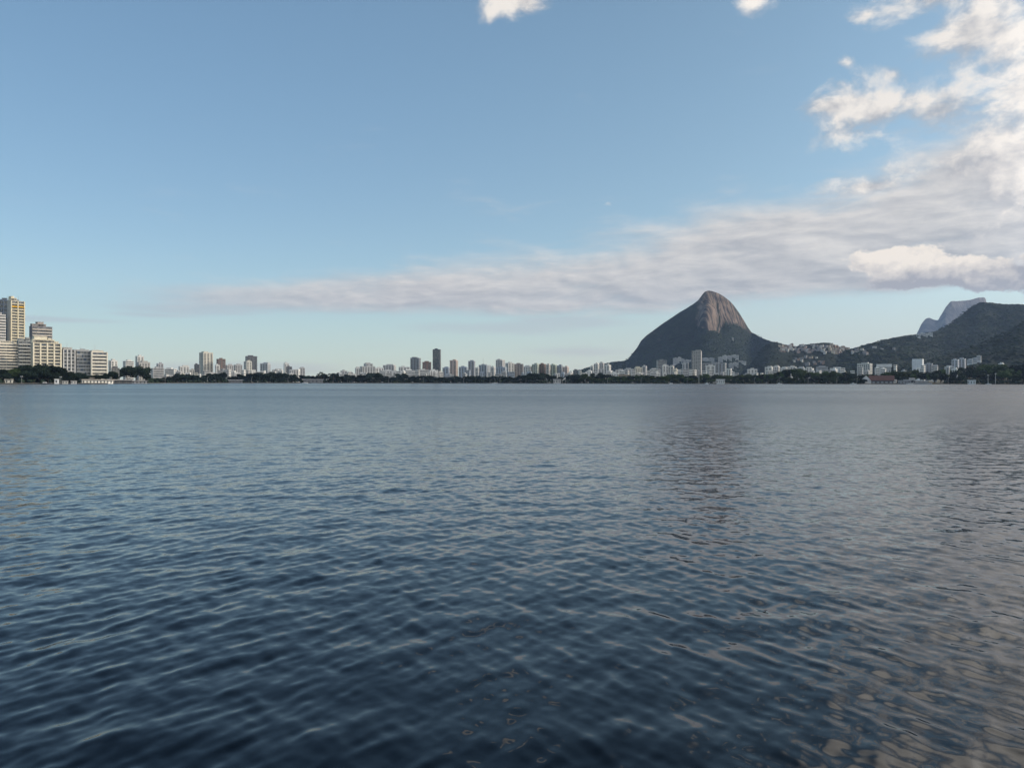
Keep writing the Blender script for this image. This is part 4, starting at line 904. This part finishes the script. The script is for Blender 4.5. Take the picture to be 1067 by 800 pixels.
def boat(px, D, L, label, hull=(.75, .75, .74), cabin=True, yaw=0):
    c_ = at(px, 399, D); rt = empty('motor_boat', (c_.x, D, 0.0), -atan((px - CX) / F) + radians(yaw)); tag(rt, label, 'boat', 'small boats moored along the far shore')
    n = 9; V = []; Fs = []
    for i in range(n):
        t = i / (n - 1); x = -L / 2 + L * t; b_ = L * .15 * (1 - max(0, (t - .45) / .55) ** 2.2) + .02; sh = .75 + .35 * t * t
        V += [(x, -b_, sh), (x, -b_ * .7, -.2), (x, b_ * .7, -.2), (x, b_, sh)]
    for i in range(n - 1):
        for j in range(3): Fs.append((4 * i + j, 4 * i + 4 + j, 4 * i + 5 + j, 4 * i + 1 + j))
        Fs.append((4 * i + 3, 4 * i + 7, 4 * i + 4, 4 * i))
    Fs += [(0, 1, 2, 3), tuple(4 * (n - 1) + j for j in (3, 2, 1, 0))]
    MB().add(V, Fs).obj('hull', wall_mat(hull, .4), rt)
    if cabin:
        cb = MB().prism([(-L * .18, .8), (L * .16, .8), (L * .08, 1.9), (-L * .16, 1.9)], -L * .1, L * .1).obj('cabin', wall_mat((.7, .7, .7)), rt)
        MB().box(-L * .12, L * .06, -L * .1 - .03, -L * .1 + .05, 1.2, 1.65).obj('window', GLASS, cb)
for (px, dd, L, lab, yaw) in [(318, 14, 10, 'small white boat left of the palm trees', 8), (515.5, 12, 9, 'small white boat below the two toned antenna block', -6), (699, 12, 6, 'small white boat at the shore below the pale stepped block', 10), (736.5, 12, 6, 'small white boat left of the low white clubhouse', -12), (812, 12, 8, 'small white boat below the white row of blocks', 5), (889, 12, 9, 'white boat moored left of the red brown hall', -8), (948, 18, 9, 'white boat moored in front of the boat club', 6), (1030, 14, 7, 'white boat moored below the floodlight masts', 0), (47, 14, 11, 'dark low boat under the big left trees', 4)]:
    boat(px, float(shore(px)) - dd, L, lab, (.08, .08, .09) if 'dark' in lab else (.75, .75, .74), True, yaw)

# ------------------------------------------------------------------ trees
def leaf_cards(C, size, g):
    n = len(C); a = g.normal(size=(n, 3)); a /= np.linalg.norm(a, axis=1)[:, None]; b_ = g.normal(size=(n, 3)); b_ -= a * (a * b_).sum(1)[:, None]; b_ /= np.linalg.norm(b_, axis=1)[:, None]
    s_ = (size * (.6 + .8 * g.random(n)))[:, None]
    P = np.stack([C - a * s_ * .5, C - b_ * s_ * .34, C + a * s_ * .5, C + b_ * s_ * .34], 1)
    return P.reshape(-1, 3), np.arange(4 * n).reshape(-1, 4)
def crown_mesh(seed, kind):
    """unit crown: height 1 (base at 0.12), for a tree of height 1"""
    g = np.random.default_rng(seed)
    if kind == 'round': nl, rx, zc, rz, lr = 9, .34, .60, .27, (.15, .24)
    elif kind == 'broad': nl, rx, zc, rz, lr = 13, .58, .58, .22, (.16, .26)
    else: nl, rx, zc, rz, lr = 8, .22, .56, .34, (.12, .19)
    L = []
    for i in range(nl):
        a = g.random() * 2 * pi; r_ = sqrt(g.random()) * rx; z = zc + (g.random() * 2 - 1) * rz * (1 - .35 * r_ / rx)
        L.append((cos(a) * r_, sin(a) * r_, z, lr[0] + (lr[1] - lr[0]) * g.random()))
    zmax = max(z + q * .85 for _, _, z, q in L)
    pts = []; 
    for x, y, z, q in L:
        m = int(2600 * q * q * 2.2) ; d_ = g.normal(size=(m, 3)); d_ /= np.linalg.norm(d_, axis=1)[:, None]
        rr = q * (.62 + .46 * g.random(m) ** .6)[:, None]; pp = np.array([x, y, z - zmax + 1]) + d_ * rr * np.array([1, 1, .85]); pts.append(pp)
    P = np.concatenate(pts); P = P[P[:, 2] > .1]
    V, q4 = leaf_cards(P, np.full(len(P), .075), g)
    cv, cf = blobs(np.array([(x, y, z - zmax + 1) for x, y, z, _ in L]), np.array([q * .74 for *_, q in L]), ICO2, seed, .1, .85)
    me = bpy.data.meshes.new('crown')
    faces = [tuple(f) for f in q4] + [tuple(f + len(V)) for f in cf]
    me.from_pydata(np.concatenate([V, cv]).tolist(), [], faces); me.update()
    return me
def trunk_mesh(seed, kind):
    g = random.Random(seed); mb = MB(); b = .5 if kind != 'broad' else .42
    mb.tube([(0, 0, -.08), (g.uniform(-.01, .01), 0, .15), (g.uniform(-.03, .03), g.uniform(-.02, .02), b)], [.034, .026, .016], 6)
    for i in range(4):
        a = i * 1.6 + g.random(); z = .2 + .06 * i; r_ = .26 if kind != 'broad' else .4
        mb.tube([(0, 0, z), (cos(a) * r_ * .5, sin(a) * r_ * .5, z + .14), (cos(a) * r_, sin(a) * r_, z + .26)], [.017, .011, .005], 5)
    me = bpy.data.meshes.new('trunk'); me.from_pydata(mb.V, [], mb.Fs); me.update(); me.materials.append(BARK); return me
KINDS_ = {}
for kind, n in (('round', 5), ('broad', 4), ('tall', 3)):
    KINDS_[kind] = [(crown_mesh(50 + i * 7 + len(kind), kind), trunk_mesh(i, kind)) for i in range(n)]

_crown_mats = {}
def place_tree(px, D, ytop, kind, mat, group, label_of, width=None):
    zb = float(ground(px, D)); h = max(at(px, ytop, D).z - zb, 3.0)
    vi = random.randrange(len(KINDS_[kind])); cm, tm = KINDS_[kind][vi]
    key = (kind, vi, mat.name)
    if key not in _crown_mats:
        c2 = cm.copy(); c2.materials.clear(); c2.materials.append(mat); _crown_mats[key] = c2
    r_ = empty('tree', ((px - CX) / F * D, D, zb - .1), random.uniform(0, 6.28))
    wx = 1.0 if width is None else width / h
    r_.scale = (h * wx, h * wx, h)
    a = bpy.data.objects.new('crown', _crown_mats[key]); COL.objects.link(a); a.parent = r_
    b_ = bpy.data.objects.new('trunk', tm); COL.objects.link(b_); b_.parent = r_
    TREES.append((r_, px, D, h, kind, mat, group)); return r_
TREES = []
TOP = [(0, 384), (8, 383), (15, 385), (20, 383), (28, 386), (33, 381), (40, 379.3), (50, 380), (58, 381), (64, 386), (72, 387), (80, 388), (90, 390), (100, 391), (108, 390), (116, 386.5), (124, 386), (130, 383.5), (136, 381), (142, 381.5), (147, 386), (152, 389), (158, 395), (168, 395.5), (172, 392), (178, 393), (185, 389.5), (190, 387.5), (196, 390), (205, 391), (212, 392), (218, 389), (222, 388), (228, 393), (231, 387), (238, 389.5), (243, 393), (250, 388.5), (258, 390), (270, 389), (280, 390), (290, 387.5), (300, 391), (310, 390), (320, 391), (330, 391.5), (340, 390), (347, 389), (355, 391), (365, 390.5), (375, 391), (385, 388.8), (395, 389), (402, 392.5), (410, 389.5), (418, 390.5), (425, 389.2), (432, 392), (450, 391.8), (470, 392.2), (490, 392), (515, 392), (530, 392.3), (540, 393), (546, 391), (553, 389), (560, 388), (566, 387.4), (572, 391), (580, 393), (590, 391), (598, 390), (606, 389.7), (615, 389), (625, 388.2), (632, 389), (640, 391.5), (650, 392.5), (660, 391.5), (670, 390.3), (680, 391), (690, 391.5), (700, 390.5), (710, 389.5), (720, 390.5), (728, 391.3), (735, 389.5), (742, 391.5), (750, 390.5), (760, 391), (770, 390.5), (775, 389.3), (783, 390.3), (795, 390.3), (806, 389.5), (815, 386.5), (822, 384.3), (830, 384.2), (838, 386.5), (848, 387.5), (860, 386.5), (868, 387.5), (878, 387.8), (888, 388.5), (897, 389.5), (906, 391), (920, 389.5), (930, 386.5), (940, 386.2), (950, 388.5), (957, 386), (965, 386.5), (975, 387.5), (985, 385.5), (992, 384.3), (1000, 383.3), (1006, 381.4), (1015, 383), (1025, 382), (1033, 380.2), (1040, 382.4), (1050, 379.6), (1060, 378.4), (1067, 379.2), (1100, 377), (1140, 378)]
TX = [p[0] for p in TOP]; TY = [p[1] for p in TOP]
def top_at(px): return float(np.interp(px, TX, TY))
def mat_for(px):
    if px < 30: return LEAF_MID if random.random() < .5 else LEAF_DARK
    if px < 600: return LEAF_DARK
    return LEAF_MID if random.random() < .55 else LEAF_DARK
# back row: carries the skyline of the belt
px = -26.0
while px < 1130:
    yt = top_at(px); D = float(shore(px)) + (random.uniform(24, 44) if px < 112 else random.uniform(34, 60)) + (70 if px > 985 else 0)
    hpx = horizon(px) + 1.3 - yt
    big = 28 < px < 62
    kind = 'broad' if big else random.choice(['round', 'round', 'broad', 'tall'] if px > 110 else ['broad', 'round'])
    w = {'broad': 1.05, 'round': 1.2, 'tall': 1.25}[kind]
    if not 155 < px < 170:
        place_tree(px, D, yt + random.uniform(-.9, .9), kind, mat_for(px), 0, None, (hpx / F * D) * w)
    px += max(4.6, hpx * .62) * random.uniform(.8, 1.15)
# front row: lower trees and bushes at the water's edge
px = -20.0
while px < 1120:
    yt = top_at(px); D = float(shore(px)) + random.uniform(9, 20)
    hpx = (horizon(px) + 1.5 - yt) * random.uniform(.42, .72); hpx = max(hpx, 4.2)
    skip = any(a < px < b_ for a, b_ in ((2, 17), (55, 63), (84, 154), (236, 255), (574, 591), (744, 757), (902, 936), (949, 984), (1006, 1018)))
    if not skip:
        place_tree(px, D, horizon(px) + 1.5 - hpx, random.choice(['round', 'broad']), mat_for(px), 1, None, hpx / F * D * 1.3)
    px += hpx * random.uniform(.95, 1.5)
# big left trees also hang over the water between the kiosk and the foreshore
for px, yt in ((27, 389), (34, 386), (42, 385), (50, 386.5)):
    place_tree(px, float(shore(px)) + 14, yt, 'broad', LEAF_DARK, 1, None, 15)
# mid-slope trees on the rising right-hand bank
px = 962.0
while px < 1120:
    yt = top_at(px); D = float(shore(px)) + random.uniform(28, 55)
    hp = (horizon(px) + 1.5 - yt) * random.uniform(.66, .84)
    place_tree(px, D, horizon(px) + 1.5 - hp, random.choice(['round', 'tall']), mat_for(px), 2, None, hp * .7 / F * D)
    px += hp * .6 * random.uniform(.8, 1.2)

# labels: each tree is told by its size, tone and the thing it stands in front of
REFS2 = sorted((p, r_) for p, r_ in REFS if r_)
rp = np.array([p for p, _ in REFS2])
used = {}
for (r_, px, D, h, kind, mat, row) in TREES:
    j = int(np.argmin(np.abs(rp - px))); ref = REFS2[j][1]
    ref = ' '.join(ref.split()[:8])
    shape = {'round': 'round', 'broad': 'broad', 'tall': 'narrow'}[kind]
    tone = 'dark' if mat == LEAF_DARK else 'green'
    where = {0: 'behind the waterfront', 1: 'at the waterline', 2: 'on the bank'}[row]
    used.setdefault((tone, shape, where, ref), []).append((px, r_))
for (tone, shape, where, ref), items in used.items():
    items.sort(key=lambda q: q[0])
    for k, (px, r_) in enumerate(items):
        pre = '' if len(items) == 1 else {0: 'leftmost ', len(items) - 1: 'rightmost '}.get(k, 'middle ')
        lab = f'{pre}{tone} {shape} tree {where} below {ref}'
        w_ = lab.split()
        while w_[-1] in ('the', 'of', 'and', 'with', 'a', 'in', 'by', 'its') or len(w_) > 16: w_ = w_[:-1]
        tag(r_, ' '.join(w_), 'tree', ('tall trees behind the waterfront', 'low trees at the waterline', 'trees on the right bank')[row])

# thin lamp posts along the lake path
for px in (172, 216, 262, 300, 362, 405, 441, 483, 521, 548, 610, 633, 668, 716, 786, 812, 842, 872, 893, 988):
    ref = ' '.join(REFS2[int(np.argmin(np.abs(rp - px)))][1].split()[:8]).split()
    while ref[-1] in ('the', 'of', 'and', 'with', 'a', 'in', 'by', 'its', 'from', 'before', 'beside', 'right', 'left'): ref = ref[:-1]
    D = float(shore(px)) + 5; c_ = at(px, horizon(px) - 4.6, D); zb = float(ground(px, D)) - .2
    l_ = empty('lamp_post', (c_.x, D, zb), random.uniform(-.6, .6)); tag(l_, 'thin lamp post below ' + ' '.join(ref), 'lamp post', 'lamp posts along the lake path')
    h_ = 9.5
    MB().tube([(0, 0, 0), (0, 0, h_ * .8), (.3, -.3, h_ * .96), (1.5, -.6, h_)], [.17, .13, .1, .08], 6).obj('shaft', wall_mat((.42, .42, .42)), l_)
    MB().box(1.2, 2.3, -.85, -.4, h_ - .05, h_ + .22).obj('lamp_head', wall_mat((.6, .6, .6)), l_)

# palms breaking the skyline in the middle
def palm(px, ytop, D, label):
    zb = float(ground(px, D)); h = at(px, ytop, D).z - zb
    r_ = empty('palm_tree', ((px - CX) / F * D, D, zb - .2), random.uniform(0, 6)); tag(r_, label, 'palm tree', 'palms among the shore trees')
    MB().tube([(0, 0, 0), (.3, 0, h * .5), (.5, .1, h * .88)], [.42, .32, .26], 7).obj('trunk', BARK, r_)
    mb = MB(); L = h * .30
    for i in range(15):
        a = i * 2 * pi / 15 + random.uniform(-.15, .15); el = random.uniform(-.1, 1.0); pts = []
        for t in (0, .35, .7, 1.0):
            pts.append(Vector((.5 + cos(a) * L * t * cos(el) , .1 + sin(a) * L * t * cos(el), h * .88 + L * t * sin(el) - L * .75 * t * t)))
        side = Vector((-sin(a), cos(a), 0))
        vs = []
        for k, p in enumerate(pts):
            w = (.35, .9, .7, .08)[k]; vs += [p - side * w - Vector((0, 0, .35 * w)), p + Vector((0, 0, .12)), p + side * w - Vector((0, 0, .35 * w))]
        fs = []
        for k in range(3):
            for q in range(2): fs.append((3 * k + q, 3 * k + q + 1, 3 * k + q + 4, 3 * k + q + 3))
        mb.add(vs, fs)
    mb.obj('crown', LEAF_DARK, r_)
for px, yt, lab in [(331.5, 388.6, 'leftmost of five palms right of the last small grey tower'), (334.6, 386.6, 'second of five palms, tall, on the bare middle shore'), (337.4, 388.2, 'third of five palms on the bare middle shore'), (343.2, 388.4, 'fourth of five palms on the bare middle shore'), (347.4, 387.8, 'rightmost of five palms left of the lowest pale building'),
                    (998.5, 384.6, 'slim palm left of the twin towers on the right bank'), (1024.2, 387.5, 'slim palm left of the floodlight masts'), (880.6, 386.2, 'slim palm below the wide white block')]:
    palm(px, yt, float(shore(px)) + 30, lab)

# undergrowth closing the foot of the belt
g = np.random.default_rng(77); n = 2600
pxs = g.uniform(-30, 1130, n); keep = ~((pxs > 83) & (pxs < 154)) & ~((pxs > 949) & (pxs < 984)) & ~((pxs > 2) & (pxs < 17)) & ~((pxs > 744) & (pxs < 757)) & ~((pxs > 903) & (pxs < 936)) & ~((pxs > 55.5) & (pxs < 62))
pxs = pxs[keep]; dd = g.uniform(6, 75, len(pxs)); Ds = shore(pxs) + dd
C = np.stack([(pxs - CX) / F * Ds, Ds, ground(pxs, Ds) + .6 + 1.4 * g.random(len(pxs)) + dd * .03], -1)
V, f = blobs(C, 1.6 + 1.8 * g.random(len(C)), ICO1, 9, .25, .8)
o = link('undergrowth', mesh_np('undergrowth', V, f, False), None, LEAF_DARK); tag(o, 'dark bushes and undergrowth filling the foot of the shore trees', 'bushes', kind='stuff')

# ------------------------------------------------------------------ the air
HAZE = 3.2e-5
hz = MB().box(-17500, 19000, -1000, 10050, -1.7, 1050)
m = bpy.data.materials.new('haze'); m.use_nodes = True; N = Nodes(m.node_tree)
pv = N.n('ShaderNodeVolumePrincipled'); pv.inputs['Density'].default_value = HAZE; pv.inputs['Color'].default_value = (0.44, 0.62, 0.96, 1); pv.inputs['Anisotropy'].default_value = 0.2
N.nt.links.new(pv.outputs[0], N.n('ShaderNodeOutputMaterial').inputs['Volume'])
tag(hz.obj('haze', m), 'thin bluish haze over the whole lagoon', 'haze', kind='stuff')
